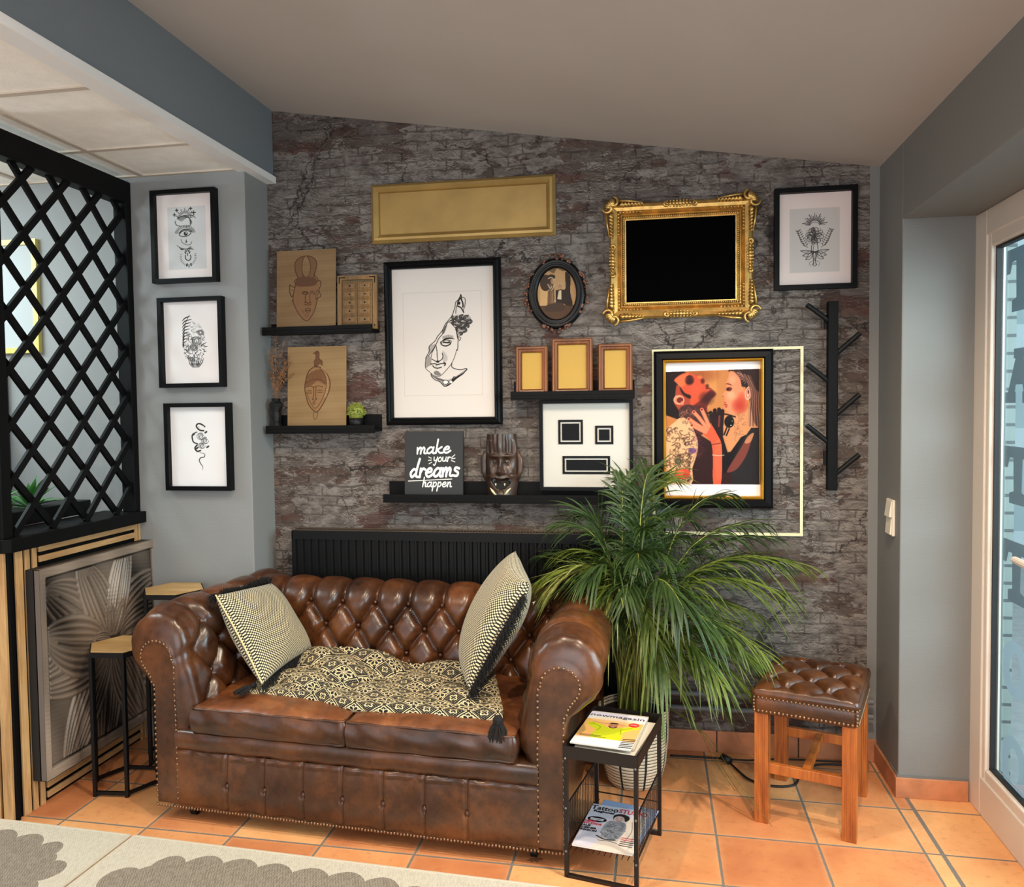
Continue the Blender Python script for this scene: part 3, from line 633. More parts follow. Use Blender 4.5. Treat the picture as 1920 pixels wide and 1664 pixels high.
# neighbouring room behind the lattice
X0, X1, Z0, Z1 = rect(-60, 452, 66, 448, 68, 662, -60, 664, YP-.03)
t = thing('framed_poster', 'white poster in a thin pale gold frame seen through the lattice', 'picture frame', ((X0+X1)/2, YP-.001, Z0))
w = X1-X0; mb = MB(); frame_ring(mb, -w/2, w/2, 0, Z1-Z0, [(0, 0), (0, -.022), (.022, -.022), (.022, -.012)]); mb.build('frame', mat('pale_gold_frame', (214, 196, 108), .4, .3), t)
MB().box(-w/2+.02, w/2-.02, -.010, -.002, .02, Z1-Z0-.02).build('poster_sheet', mat('poster_grey_white', (170, 174, 174), .7), t)
t = thing('metal_shelf_rack', 'black metal shelf post seen behind the lattice corner', 'shelf rack', (-2.775, 3.00, 0))
for x in (-.5, .0): MB().box(x-.018, x+.018, .100, .13, 0, 1.62).build('post', BLACKM, t)
for z in (.9, 1.24): MB().box(-.5, .0, -.06, .10, z, z+.02).build('shelf', BLACKM, t)
LEAFD = mat('dark_green_leaf', (52, 92, 44), .45, noise=.35, nscale=30)
def leafy(t, name, base, n, L, wd, seed, up=.6, m=LEAFD):
    rnd = random.Random(seed); mb = MB()
    for i in range(n):
        a = rnd.uniform(0, 2*PI); e = rnd.uniform(up*.6, 1.45); l = L*rnd.uniform(.6, 1.1); d = Vector((math.cos(a)*math.cos(e), math.sin(a)*math.cos(e), math.sin(e)))
        s_ = d.cross(Vector((0, 0, 1))).normalized(); b = Vector(base); nrm = s_.cross(d)
        vs = []
        for k in range(6):
            u = k/5; c = b+d*l*u+Vector((0, 0, -l*.18*u*u)); ww = wd*math.sin(PI*min(1, u*.93+.05))**.8; vs += [c-s_*ww+nrm*ww*.25, c, c+s_*ww+nrm*ww*.25]
        mb.add(vs, [(3*k+j, 3*k+j+1, 3*k+j+4, 3*k+j+3) for k in range(5) for j in (0, 1)])
    return mb.build(name, m, t, smooth=True)
t = thing('potted_plant', 'small leafy houseplant on the black shelf post behind the lattice', 'plant', (-2.86, 2.98, 1.2605))
MB().lathe([(0, 0), (.035, 0), (.045, .07), (.04, .07), (.035, .06), (0, .06)], 16).build('pot', BLACKM, t, smooth=True); leafy(t, 'foliage', (0, 0, .06), 34, .17, .02, 3)
t = thing('planter_trough', 'black planter trough with spiky green succulents behind the lattice', 'planter', (XL-.25, 2.74, .975))
MB().box(-.07, .07, -.33, .33, 0, .055).build('trough', BLACKM, t, bev=.004)
for i, y in enumerate((-.12, .10)): leafy(t, 'succulent', (0, y-.03, .05), 30, .15, .014, 20+i, .5, mat('mid_green_leaf', (70, 128, 62), .45, noise=.3))
MB().box(-.42, -.16, -.36, .36, -.02, 0).build('sill_board', BLACKW, t)
# ================================================================== PICTURES ON THE PILLAR AND WALL
def picture(name, label, R_, Y, depth, prof, fm, cat='picture frame', canvas=None, inset=.02, glass=True, group=None, pname='print', back=True):
    X0, X1, Z0, Z1 = R_; w, h = X1-X0, Z1-Z0; t = thing(name, label, cat, ((X0+X1)/2, Y, Z0), 0, group)
    mb = MB(); frame_ring(mb, -w/2, w/2, 0, h, prof); mb.build('frame', fm, t)
    if back: MB().box(-w/2+.004, w/2-.004, -depth*.3, -.0005, .004, h-.004).build('backing_board', BLACKF, t)
    if canvas is not None: print_mesh(canvas, pname, w-2*inset, h-2*inset, t, PRINT, y=-depth*.32, z0=inset)
    if glass: MB().box(-w/2+inset, w/2-inset, -depth*.62-.002, -depth*.62, inset, h-inset).build('glass', PANE, t)
    return t, w, h
INK = (38, 36, 36); PAP = (232, 226, 222)
def box_prof(wd, dp, lip=.0): return [(0, 0), (0, -dp), (wd, -dp), (wd, -dp*.3)]
# --- pillar picture 1: hands, eye, moon and stars
c = Canvas(985, 475, 1380, 1045, 190, (228, 218, 214)); c.fill([(1062, 560), (1322, 560), (1322, 978), (1062, 978)], (202, 202, 202))
g = lambda *p, w=4, **k: c.line(list(p), w, INK, **k)
for x, y, r in ((1127, 583, 9), (1222, 576, 9), (1110, 612, 10), (1242, 604, 12)): g((x-r, y), (x+r, y), w=6, taper=True); g((x, y-r), (x, y+r), w=6, taper=True)
for i in range(15):
    a = PI+PI*(i+.5)/15; r0, r1 = 36, 52+14*(i % 2); g((1182+r0*math.cos(a), 640+r0*math.sin(a)), (1182+r1*math.cos(a), 640+r1*math.sin(a)), w=4)
for k in range(7): g((1125+k*5, 640+k*3), (1165+k*6, 622+k*2), (1205+k*4, 625+k*7), (1215, 655+k*5), w=3, al=.7)
g((1110, 660), (1130, 685), (1170, 690), (1215, 688), (1220, 655), w=3); g((1130, 632), (1190, 618), (1240, 628), (1252, 640), w=4); g((1115, 650), (1120, 680), (1150, 688), w=3)
for i in range(17):
    a = PI*1.02+PI*.96*(i+.5)/17; g((1180+52*math.cos(a), 740+38*math.sin(a)), (1180+70*math.cos(a), 740+56*math.sin(a)), w=4)
g((1140, 745), (1165, 722), (1200, 722), (1220, 738), (1190, 758), (1155, 757), closed=True, w=5); c.ell(1184, 740, 14, 14, INK); c.ell(1187, 736, 4, 4, (230, 230, 230)); g((1138, 735), (1165, 714), (1205, 714), (1225, 730), w=6)
g((1150, 775), (1160, 800), (1190, 815), (1215, 812), (1225, 795), w=3); c.fill([(1186, 775), (1192, 800), (1180, 800)], INK)
for k in range(5): g((1120+k*7, 815+k*5), (1150, 835+k*3), (1190, 842), (1215+k*5, 825+k*6), w=3, al=.8)
for dx, dy in ((-18, 20), (18, 20), (0, 40), (-12, 0), (12, 0), (0, -10)): c.ell(1192+dx*.8, 855+dy*.6, 4, 10, INK, rot=dx*.03)
g((1178, 885), (1180, 910), (1200, 920), (1214, 905), (1212, 885), w=6)
for i in range(20):
    a = -.4+(PI+.8)*(i+.5)/20; g((1196+46*math.cos(a), 895+50*math.sin(a)), (1196+56*math.cos(a), 895+62*math.sin(a)), w=3)
for dx in (-14, 0, 14): c.ell(1200+dx, 948+(8 if dx == 0 else 0), 4, 12, INK, rot=-dx*.02)
PF = [(0, 0), (0, -.034), (.017, -.034), (.017, -.010)]
R1 = rect(278, 358, 398, 350, 408, 527, 287, 531, YP-.034); R2 = rect(291, 561, 411, 553, 421, 724, 301, 729, YP-.034); R3_ = rect(304, 760, 427, 752, 434, 920, 313, 921, YP-.034)
picture('framed_picture', 'black box frame with eye and moon drawing, topmost of three on the grey pillar', R1, YP-.001, .034, PF, BLACKF, canvas=c, inset=.015, group='black box frames on the pillar')
# --- pillar picture 2: oval bouquet with fern
c = Canvas(82, 628, 398, 1078, 190, (232, 226, 224)); rnd = random.Random(5)
for i in range(9):
    y = 720+i*17; g((236-abs(i-1)*5+i*1, y-10), (205-i*2, y-2), (186, y+14+i), w=6, taper=True); 
g((225, 705), (200, 760), (192, 840), w=3)
for i in range(230):
    a = rnd.uniform(0, 2*PI); r = rnd.random()**.6; x = 250+62*r*math.cos(a); y = 862+118*r*math.sin(a)
    if y < 830 and x < 215: continue
    dk = rnd.choice(((50, 50, 50), (90, 90, 90), (140, 140, 140), (215, 212, 210)) if y > 790 else ((150, 150, 150), (200, 200, 198), (215, 212, 210)))
    b = rnd.uniform(0, PI); L = rnd.uniform(5, 15); c.line([(x-L*math.cos(b), y-L*math.sin(b)), (x+rnd.uniform(-5, 5), y+rnd.uniform(-5, 5)), (x+L*math.cos(b), y+L*math.sin(b))], rnd.uniform(2, 6), dk, taper=True, sm=3)
for cx_, cy_, r in ((262, 845, 30), (245, 880, 24), (285, 800, 18), (235, 945, 16)):
    for k in range(5): c.oval(cx_, cy_, r*(1-k*.17), r*(.8-k*.12), 3, (60, 60, 60) if k % 2 else (160, 158, 156), rot=k*.5)
for k in range(8): g((215+k*12, 940), (222+k*9, 970), (240+k*4, 990), w=4, taper=True)
picture('framed_picture', 'black box frame with dense oval flower drawing, middle of three on the grey pillar', R2, YP-.001, .034, PF, BLACKF, canvas=c, inset=.015, group='black box frames on the pillar')
# --- pillar picture 3: snake and roses
c = Canvas(118, 1192, 435, 1622, 190, (232, 230, 230))
g((300, 1322), (278, 1318), (262, 1300), (268, 1286), (286, 1286), (306, 1300), w=8); g((300, 1322), (282, 1312), (270, 1298), w=2); c.line([(296, 1316), (280, 1312), (268, 1298), (275, 1290), (300, 1300)], 4, (232, 230, 230))
g((262, 1330), (238, 1345), (242, 1380), (265, 1392), w=7); c.line([(262, 1332), (243, 1347), (247, 1377), (265, 1388)], 2.5, (232, 230, 230))
for cx_, cy_, r in ((285, 1352, 22), (306, 1375, 20), (288, 1402, 18)):
    for k in range(4): c.oval(cx_, cy_, r*(1-k*.23), r*(.85-k*.2), 2.5, (90, 90, 90), rot=k*.8, a1=5.2)
for p in ((312, 1330), (244, 1342), (262, 1415), (320, 1408)): c.ell(p[0], p[1], 10, 5, (60, 60, 60), rot=-.6)
g((262, 1400), (250, 1415), (262, 1432), (280, 1428), w=8); g((275, 1440), (300, 1445), (300, 1462), (282, 1466), (272, 1480), (280, 1500), (290, 1515), (288, 1532), w=5, taper=True)
picture('framed_picture', 'black box frame with snake and rose drawing, lowest of three on the grey pillar', R3_, YP-.001, .034, PF, BLACKF, canvas=c, inset=.015, group='black box frames on the pillar')
# --- gold panel
R_ = rect(693, 348, 1041, 323, 1041, 440, 697, 457, YW-.025)
t, w, h = picture('gold_panel', 'long plain gold painted panel frame high on the brick wall', R_, YW, .025, [(0, 0), (0, -.014), (.004, -.018), (.012, -.026), (.022, -.027), (.032, -.018), (.034, -.014), (.036, -.016), (.038, -.010)], GOLDP, 'wall panel', glass=False, back=False)
MB().box(-w/2+.036, w/2-.036, -.012, -.001, .036, h-.036).build('centre_plate', GOLDP, t)
# --- large black frame with sculpture drawing
c = Canvas(395, -110, 1030, 0, 10, PAP)
R_ = rect(717, 490, 938, 482, 939, 797, 723, 797, YW-.035)
w = R_[1]-R_[0]; h = R_[3]-R_[2]
# drawing space: pixels of the picture area, x 730..925, y 502..784
c = Canvas(730, 497, 926, 785, 300, (208, 200, 194)); k_ = 7.923
Z = lambda pts: [(770+x/k_, 530+y/k_) for x, y in pts]
def g(pts, w=8, col=(22, 20, 20), **k): c.line(Z(pts), w*1.35/k_, col, **k)
c.line([(752, 544), (902, 544), (902, 742), (752, 742)], .8, (186, 176, 168), sm=0, closed=True)
def sh(pts, al=.35, col=(70, 66, 64)): c.fill(Z(pts), col, al, 4)
sh([(190, 1110), (260, 1080), (280, 1200), (240, 1230), (190, 1250)], .45); sh([(250, 930), (350, 900), (270, 1040), (240, 1010)], .35); sh([(440, 700), (530, 600), (480, 740)], .6)
sh([(270, 1350), (420, 1450), (600, 1420), (800, 1290), (590, 1480), (480, 1545), (400, 1470), (290, 1390)], .4); sh([(310, 1330), (360, 1300), (420, 1350), (400, 1380), (340, 1370)], .65)
g([(190, 1110), (250, 1000), (250, 930), (340, 850), (380, 780), (450, 700), (500, 600), (560, 530), (610, 460), (650, 340), (665, 270), (700, 240), (740, 165)], 8); g([(230, 1080), (300, 990), (350, 910), (400, 810), (460, 740), (520, 600), (560, 560)], 8)
g([(740, 165), (745, 200), (700, 260), (690, 310)], 14); c.ell(770+715/k_, 530+290/k_, 2.3, 3, INK); g([(745, 200), (790, 210), (805, 240), (800, 330), (775, 400), (780, 430)], 7); g([(680, 330), (740, 360), (780, 430)], 14); g([(745, 220), (770, 300), (770, 350)], 16); g([(670, 340), (660, 440)], 7); g([(700, 330), (740, 350)], 6)
# hair curls
rnd = random.Random(2)
for cx_, cy_, r in ((640, 500, 45), (700, 520, 55), (760, 500, 50), (830, 520, 60), (860, 570, 45), (700, 600, 50), (770, 620, 55), (700, 680, 45), (780, 700, 45), (730, 750, 30), (600, 560, 30), (640, 590, 35), (820, 640, 40)):
    a = rnd.uniform(0, 6); 
    for q in range(3): c.oval(770+cx_/k_, 530+cy_/k_, r*(1-q*.27)/k_, r*(.75-q*.22)/k_, (13-q*2)/k_, (30, 28, 28) if q != 1 else (90, 86, 84), a0=a, a1=a+4.6)
sh([(620, 480), (760, 470), (880, 500), (880, 600), (820, 690), (730, 780), (680, 790), (660, 650), (600, 590)], .30, (40, 38, 38))
g([(660, 650), (680, 790), (690, 830)], 12); g([(690, 800), (730, 810), (715, 850), (695, 830)], 7, closed=True); g([(560, 570), (590, 590), (640, 650), (660, 660)], 7)
g([(690, 850), (680, 990), (665, 990)], 8); g([(665, 990), (640, 1080), (590, 1190), (520, 1280), (430, 1370), (380, 1390), (310, 1375), (250, 1320), (185, 1250), (195, 1110)], 6)
for i in range(14): g([(460+i*12, 762+abs(i-7)*3), (455+i*12, 815)], 4, al=.7, sm=0)
g([(430, 880), (480, 830), (560, 815), (635, 828)], 16, taper=True); g([(425, 870), (440, 910), (500, 930), (560, 910), (580, 880)], 13); g([(440, 860), (500, 840), (570, 850), (590, 865)], 8); g([(470, 870), (520, 880), (560, 870)], 16); g([(430, 890), (480, 880), (560, 890)], 6)
g([(355, 920), (365, 1000), (370, 1100), (375, 1150)], 8); g([(340, 940), (290, 1030), (275, 1100)], 6); g([(280, 1120), (330, 1150), (375, 1165), (440, 1130), (455, 1080), (445, 1040)], 9); c.ell(770+375/k_, 530+1165/k_, 3.4, 2.4, INK)
g([(270, 1200), (330, 1195), (370, 1210), (430, 1195), (480, 1200)], 12); g([(300, 1225), (320, 1250), (370, 1265), (430, 1250)], 12); g([(470, 1180), (495, 1200), (475, 1230)], 12); g([(350, 1215), (350, 1235)], 5)
sh([(450, 1000), (520, 1080), (520, 1150), (460, 1180)], .22)
g([(590, 1190), (590, 1250), (640, 1280), (720, 1295), (800, 1280), (812, 1300), (720, 1380), (640, 1440), (560, 1510), (480, 1545), (430, 1500), (400, 1470), (330, 1440), (280, 1390), (270, 1350)], 9); g([(812, 1290), (760, 1350), (680, 1400), (600, 1450), (580, 1490), (480, 1545)], 20, taper=True); g([(590, 1440), (620, 1400), (640, 1420), (590, 1470)], 9)
for i in range(10): g([(290+i*20, 1380+i*7), (380+i*14, 1440+i*4)], 5, al=.6, sm=0)
c.ell(770+490/k_, 530+1480/k_, 5, 3.6, (225, 220, 214)); c.oval(770+490/k_, 530+1480/k_, 5.4, 4, 1.3, INK); c.ell(770+575/k_, 530+1480/k_, 2.4, 2.4, (225, 220, 214))
picture('framed_picture', 'large black frame with ink drawing of a broken classical statue face', R_, YW-.0005, .035, [(0, 0), (0, -.022), (.006, -.030), (.014, -.034), (.020, -.030), (.024, -.033), (.030, -.026), (.032, -.012)], BLACKF, canvas=c, inset=.030)
# --- top right frame: sun and peony
c = Canvas(195, 98, 678, 725, 210, (224, 208, 202)); c.fill([(268, 205), (600, 205), (600, 640), (268, 640)], (196, 189, 184)); rnd = random.Random(9)
def g(pts, w=4, col=INK, **k): c.line(pts, w, col, **k)
for i in range(21):
    a = PI*1.0+PI*(i)/20; r1 = (60, 82, 70)[i % 3]; g([(435+34*math.cos(a), 318+30*math.sin(a)), (435+r1*math.cos(a), 318+r1*math.sin(a)*.95)], 5 if i % 2 else 3, taper=True, sm=0)
c.oval(435, 322, 32, 22, 3, INK, a0=PI, a1=2*PI)
for q in range(8):
    a = q*PI/4+.2; c.oval(435+30*math.cos(a), 392+26*math.sin(a), 30, 17, 3.5, (50, 46, 44), rot=a); c.oval(435+40*math.cos(a+.4), 392+36*math.sin(a+.4), 24, 12, 2.5, (110, 104, 100), rot=a+.4)
for cx_, cy_, r in ((432, 380, 30), (410, 400, 30), (455, 395, 32), (430, 360, 26), (440, 420, 26)):
    for q in range(4): c.oval(cx_, cy_, r*(1-q*.22), r*(.8-q*.18), 3.5, (60, 56, 54), a0=rnd.uniform(0, 3), a1=rnd.uniform(4, 6.5), rot=rnd.uniform(0, 2))
for s_ in (-1, 1):
    g([(435+s_*45, 470), (435+s_*90, 430), (435+s_*110, 350)], 3)
    for i in range(8): x = 435+s_*(60+i*7); y = 455-i*14; c.ell(x+s_*9, y, 10, 3.5, (70, 66, 64), rot=-s_*.5); c.ell(x-s_*9, y-6, 10, 3.5, (90, 86, 84), rot=s_*.9)
    for i, (dx, dy) in enumerate(((95, -5), (80, 30), (60, 55))): g([(435, 500), (435+s_*dx*.5, 490+dy*.3), (435+s_*dx, 495+dy)], 3); g([(435, 500), (435+s_*dx*.5, 515+dy*.6), (435+s_*dx, 495+dy)], 3); g([(440, 502), (435+s_*dx, 495+dy)], 2, sm=0)
    g([(435+s_*14, 430), (435+s_*22, 490), (435+s_*6, 560), (435+s_*14, 590)], 4); g([(435+s_*8, 560), (435+s_*34, 575), (435+s_*26, 598)], 2)
g([(432, 440), (425, 500), (432, 550), (428, 595), (445, 590), (438, 550), (442, 500)], 3)
R_ = rect(1450, 355, 1607, 344, 1610, 537, 1455, 546, YW-.03)
picture('framed_picture', 'black frame with sun and peony drawing, top right of the brick wall', R_, YW-.0005, .03, [(0, 0), (0, -.03), (.018, -.03), (.020, -.010)], BLACKF, canvas=c, inset=.018)
# --- couple poster
c = Canvas(100, 40, 1225, 1630, 330, (226, 220, 220)); P_ = c.fill
P_([(100, 140), (1225, 128), (1225, 1492), (100, 1492)], (196, 138, 88)); P_([(560, 140), (700, 138), (720, 420), (600, 600)], (206, 150, 96))
c.ell(520, 190, 260, 130, (150, 80, 50), .6, soft=1.2)
P_([(100, 145), (310, 145), (200, 240), (270, 330), (300, 400), (200, 470), (205, 530), (270, 600), (290, 680), (250, 715), (100, 660)], (38, 24, 24)); P_([(100, 140), (320, 142), (360, 165), (240, 205), (200, 250)], (44, 26, 24))
P_([(230, 300), (420, 400), (520, 560), (500, 680), (280, 640), (200, 520)], (172, 84, 62)); P_([(200, 245), (300, 170), (400, 165), (470, 200), (545, 225), (565, 260), (575, 300), (610, 335), (650, 350), (665, 375), (700, 405), (690, 440), (640, 480), (600, 560), (590, 650), (420, 610), (395, 540), (385, 450), (290, 370), (262, 300)], (204, 98, 68), sm=3)
P_([(205, 245), (300, 180), (380, 170), (340, 300), (280, 330), (262, 300)], (230, 130, 88), .8, 3); c.ell(470, 330, 90, 90, (222, 104, 78), .7, soft=1)
P_([(400, 580), (520, 490), (600, 400), (650, 360), (700, 410), (690, 440), (630, 500), (592, 600), (600, 700), (450, 660)], (104, 44, 38), .75, 3); c.ell(590, 470, 110, 100, (60, 28, 28), .75, soft=1.2); c.ell(660, 420, 60, 50, (70, 32, 30), .6, soft=1); c.ell(500, 640, 120, 110, (50, 24, 26), .7, soft=1); P_([(270, 320), (330, 400), (400, 430), (390, 470), (300, 410)], (50, 26, 26), 1, 3); c.blur(2)
c.ell(388, 250, 62, 66, (60, 26, 30), .95, soft=.7); c.line([(350, 275), (390, 288), (430, 262)], 8, (40, 18, 20)); c.line([(352, 215), (385, 198), (425, 215)], 14, (56, 28, 26), taper=True); c.ell(545, 262, 30, 38, (86, 38, 36), .9, soft=.8); c.ell(600, 322, 26, 30, (90, 36, 34), .9, soft=.8); c.line([(585, 350), (640, 350)], 9, (60, 26, 28)); c.ell(510, 215, 40, 26, (236, 140, 100), .7, soft=1)
P_([(270, 580), (400, 540), (600, 640), (640, 780), (480, 920), (380, 720), (270, 700)], (88, 54, 52), sm=3)
c.ell(262, 482, 66, 56, (222, 150, 120), rot=.3); c.ell(275, 485, 42, 34, (120, 50, 44)); c.oval(258, 480, 60, 50, 9, (238, 180, 150)); c.ell(300, 520, 20, 24, (222, 140, 110))
P_([(450, 860), (640, 980), (860, 1150), (1210, 1492), (400, 1492), (420, 1300), (470, 1150)], (62, 30, 32))
P_([(100, 850), (200, 740), (300, 690), (380, 740), (450, 870), (490, 1000), (470, 1150), (420, 1300), (405, 1492), (100, 1492)], (218, 178, 140), sm=3); P_([(100, 700), (240, 720), (100, 830)], (190, 130, 80))
rnd = random.Random(11)
for i in range(150):
    x = rnd.uniform(120, 470); y = rnd.uniform(820, 1480)
    if x > 440-(y-900)*.1: x -= 60
    r = rnd.uniform(14, 42); col = rnd.choice(((110, 80, 64), (150, 110, 84), (94, 66, 84), (176, 120, 96), (120, 96, 70)))
    c.oval(x, y, r, r*rnd.uniform(.4, .9), 7, tuple(k*.7 for k in col), .95, rnd.uniform(0, 3), rnd.uniform(3.5, 6), rnd.uniform(0, 3))
for i in range(50):
    x = rnd.uniform(270, 480); y = rnd.uniform(590, 780); c.oval(x, y, rnd.uniform(8, 26), rnd.uniform(8, 18), 6, rnd.choice(((190, 140, 110), (50, 34, 44), (150, 110, 90))), .7, 0, 4, rnd.uniform(0, 3))
for i in range(60):
    x = rnd.uniform(420, 560); y = rnd.uniform(850, 1180); c.oval(x, y, rnd.uniform(8, 26), rnd.uniform(8, 18), 4, rnd.choice(((150, 90, 80), (96, 60, 110), (130, 80, 60))), .6, 0, 4, rnd.uniform(0, 3))
c.ell(300, 1365, 95, 62, (214, 90, 68)); c.ell(280, 1350, 44, 30, (232, 124, 92)); c.ell(340, 1385, 40, 26, (196, 70, 66)); c.ell(250, 1215, 46, 44, (120, 110, 84)); c.oval(250, 1215, 30, 26, 6, (60, 50, 44)); c.ell(420, 1090, 46, 34, (108, 74, 128), .8)
# woman
P_([(860, 650), (1050, 560), (1140, 640), (1200, 830), (1080, 880), (900, 1060), (860, 1130), (800, 930), (790, 700)], (206, 150, 108))
P_([(850, 130), (1215, 130), (1215, 830), (1150, 760), (1110, 560), (1090, 440), (1050, 340), (980, 330), (880, 240)], (64, 44, 42))
P_([(868, 150), (930, 170), (990, 250), (1010, 340), (1060, 420), (1060, 560), (960, 640), (870, 650), (822, 610), (800, 575), (822, 545), (802, 515), (812, 470), (775, 448), (800, 400), (830, 350), (826, 290), (850, 220)], (224, 148, 114), sm=3)
c.ell(985, 560, 110, 110, (180, 66, 50), .85, soft=1); c.ell(1010, 470, 70, 90, (190, 84, 62), .6, soft=1); c.blur(2); c.ell(900, 250, 50, 60, (236, 176, 144), .6, soft=1); c.ell(880, 430, 60, 70, (240, 180, 148), .7, soft=1)
c.line([(825, 300), (850, 300), (890, 318)], 13, (90, 50, 44), taper=True); c.ell(860, 358, 36, 20, (120, 60, 54)); c.ell(848, 366, 16, 11, (40, 24, 28)); c.line([(820, 372), (860, 385), (885, 375)], 6, (70, 34, 36)); c.ell(824, 562, 17, 22, (196, 96, 84)); c.ell(812, 520, 14, 10, (186, 90, 78)); c.line([(800, 540), (835, 542)], 6, (130, 56, 52)); c.ell(788, 446, 9, 6, (150, 70, 60))
c.ell(1085, 412, 40, 80, (232, 176, 152), rot=.15); c.oval(1085, 410, 24, 56, 8, (170, 100, 84), rot=.15); c.ell(1085, 400, 10, 28, (130, 70, 60))
for i in range(16):
    x = 1100+i*7; c.line([(900+i*14, 150+i*4), (1040+i*9, 230+i*10), (x+10, 420), (x-8+i*2, 620), (x-20+i*5, 800)], 5+3*(i % 3), ((150, 110, 96), (196, 146, 122), (90, 64, 58))[i % 3], .8)
for i in range(6): c.line([(960, 150+i*16), (1000+i*10, 170+i*20), (940+i*20, 190+i*22)], 6, (196, 146, 130), .7)
c.line([(600, 640), (800, 655), (930, 690)], 16, (26, 18, 18)); c.ell(860, 748, 58, 72, (24, 18, 18)); c.line([(800, 900), (830, 820)], 16, (28, 20, 20)); c.line([(826, 910), (860, 830)], 16, (28, 20, 20)); c.ell(880, 790, 7, 7, (220, 220, 220)); c.ell(895, 740, 5, 5, (200, 200, 200))
for i in range(24): x = rnd.uniform(920, 1040); y = rnd.uniform(650, 960); c.oval(x, y, 22, 10, 5, (130, 84, 80), .6, 0, 3.5, rnd.uniform(0, 3))
P_([(1215, 820), (1120, 820), (1050, 920), (960, 1080), (870, 1170), (900, 1492), (1215, 1492)], (50, 44, 46)); P_([(1150, 880), (1060, 960), (960, 1120), (850, 1300), (840, 1350), (950, 1310), (1060, 1150), (1120, 980)], (142, 78, 66), .9, 3); P_([(1150, 880), (1080, 920), (1040, 1000), (1110, 990)], (206, 150, 110), .8, 3)
P_([(770, 880), (840, 1110), (880, 1100), (1000, 930), (1060, 900), (940, 1120), (820, 1350), (770, 1350), (760, 1000)], (32, 20, 22))
for f in (((640, 640), (680, 800)), ((690, 610), (700, 800)), ((740, 600), (740, 800)), ((780, 620), (770, 780))): c.line(f, 46, (46, 24, 26), sm=0)
P_([(640, 700), (790, 660), (790, 900), (760, 1000), (700, 900)], (50, 26, 28)); c.line([(745, 680), (735, 800)], 22, (130, 66, 56)); c.line([(650, 640), (610, 700), (640, 800)], 10, (70, 90, 60), .6)
P_([(540, 820), (600, 760), (650, 780), (720, 900), (765, 1000), (775, 1200), (760, 1492), (670, 1492), (665, 1150), (640, 980), (560, 900)], (214, 104, 74), sm=3); P_([(690, 1000), (770, 1000), (765, 1400), (700, 1400)], (236, 124, 92), .5, 3)
for f in (((600, 830), (520, 720), (440, 628)), ((590, 850), (480, 780), (378, 710)), ((580, 870), (500, 830), (415, 785)), ((620, 800), (580, 700), (535, 600))): c.line(f, 44, (228, 138, 106)); c.line(f, 12, (240, 164, 134), .5); c.ell(f[2][0], f[2][1], 13, 11, (120, 50, 60))
c.line([(650, 1020), (700, 1010), (760, 1000)], 8, (70, 44, 40)); c.line([(660, 1140), (740, 1150), (800, 1142)], 8, (210, 190, 170))
c.blur(1); c.a = 255*(np.clip(c.a, 0, 255)/255)**1.3; P_([(100, 40), (1225, 40), (1225, 128), (100, 146)], (226, 220, 220)); P_([(100, 1492), (1225, 1492), (1225, 1630), (100, 1630)], (226, 220, 220))
R_ = rect(1225, 660, 1451, 653, 1450, 957, 1228, 950, YW-.055)
t, w, h = picture('framed_picture', 'black and gold frame with colour poster of a tattooed man and a woman embracing', R_, YW-.0085, .05, [(0, 0), (0, -.036), (.010, -.048), (.030, -.050), (.037, -.040)], BLACKF, canvas=c, inset=.046)
mb = MB(); frame_ring(mb, -w/2+.036, w/2-.036, .036, h-.036, [(0, -.020), (0, -.044), (.004, -.046), (.010, -.038), (.011, -.018)]); mb.build('gold_inner_lip', BRASSL, t)
# --- thin cream outline frame behind it
R_ = rect(1222, 658, 1507, 647, 1505, 1008, 1224, 1000, YW-.008); w = R_[1]-R_[0]; h = R_[3]-R_[2]
mb = MB(); frame_ring(mb, -w/2, w/2, 0, h, [(0, 0), (0, -.008), (.011, -.008), (.011, 0)])
o = mb.build('empty_outline_frame', mat('pale_cream_lacquer', (222, 214, 172), .45)); o.location = ((R_[0]+R_[1])/2, YW, R_[2]); tag(o, 'thin cream empty outline frame around the couple poster, brick showing inside', 'empty frame')
# --- geometric board on the long shelf
R_ = rect(1010, 752, 1187, 748, 1187, 920, 1013, 921, YW-.05)
t, w, h = picture('framed_picture', 'thin black frame with three black rectangles on white, standing on the long shelf', (R_[0], R_[1], R_[2], R_[3]), YW-.030, .022, [(0, 0), (0, -.022), (.014, -.022), (.014, -.010)], BLACKF, glass=False)
MB().box(-w/2+.012, w/2-.012, -.009, -.006, .003, h-.012).build('white_mat', mat('white_mat_board', (196, 192, 184), .7, spec=.1), t)
for x0, y0, x1, y1 in ((1047, 788, 1093, 833), (1116, 799, 1150, 833), (1055, 856, 1144, 889)):
    a, b, cz, d = rect(x0, y0, x1, y0-1, x1, y1, x0, y1, YW-.04); lx = (R_[0]+R_[1])/2; a -= lx; b -= lx; cz -= R_[2]; d -= R_[2]
    mb = MB(); frame_ring(mb, a, b, cz, d, [(0, -.009), (0, -.013), (.0085, -.013), (.0085, -.0095)]); f = mb.build('black_block', BLACKF, t)
    MB().box(a+.015, b-.015, -.0125, -.009, cz+.015, d-.015).build('block_centre', BLACKF, f)
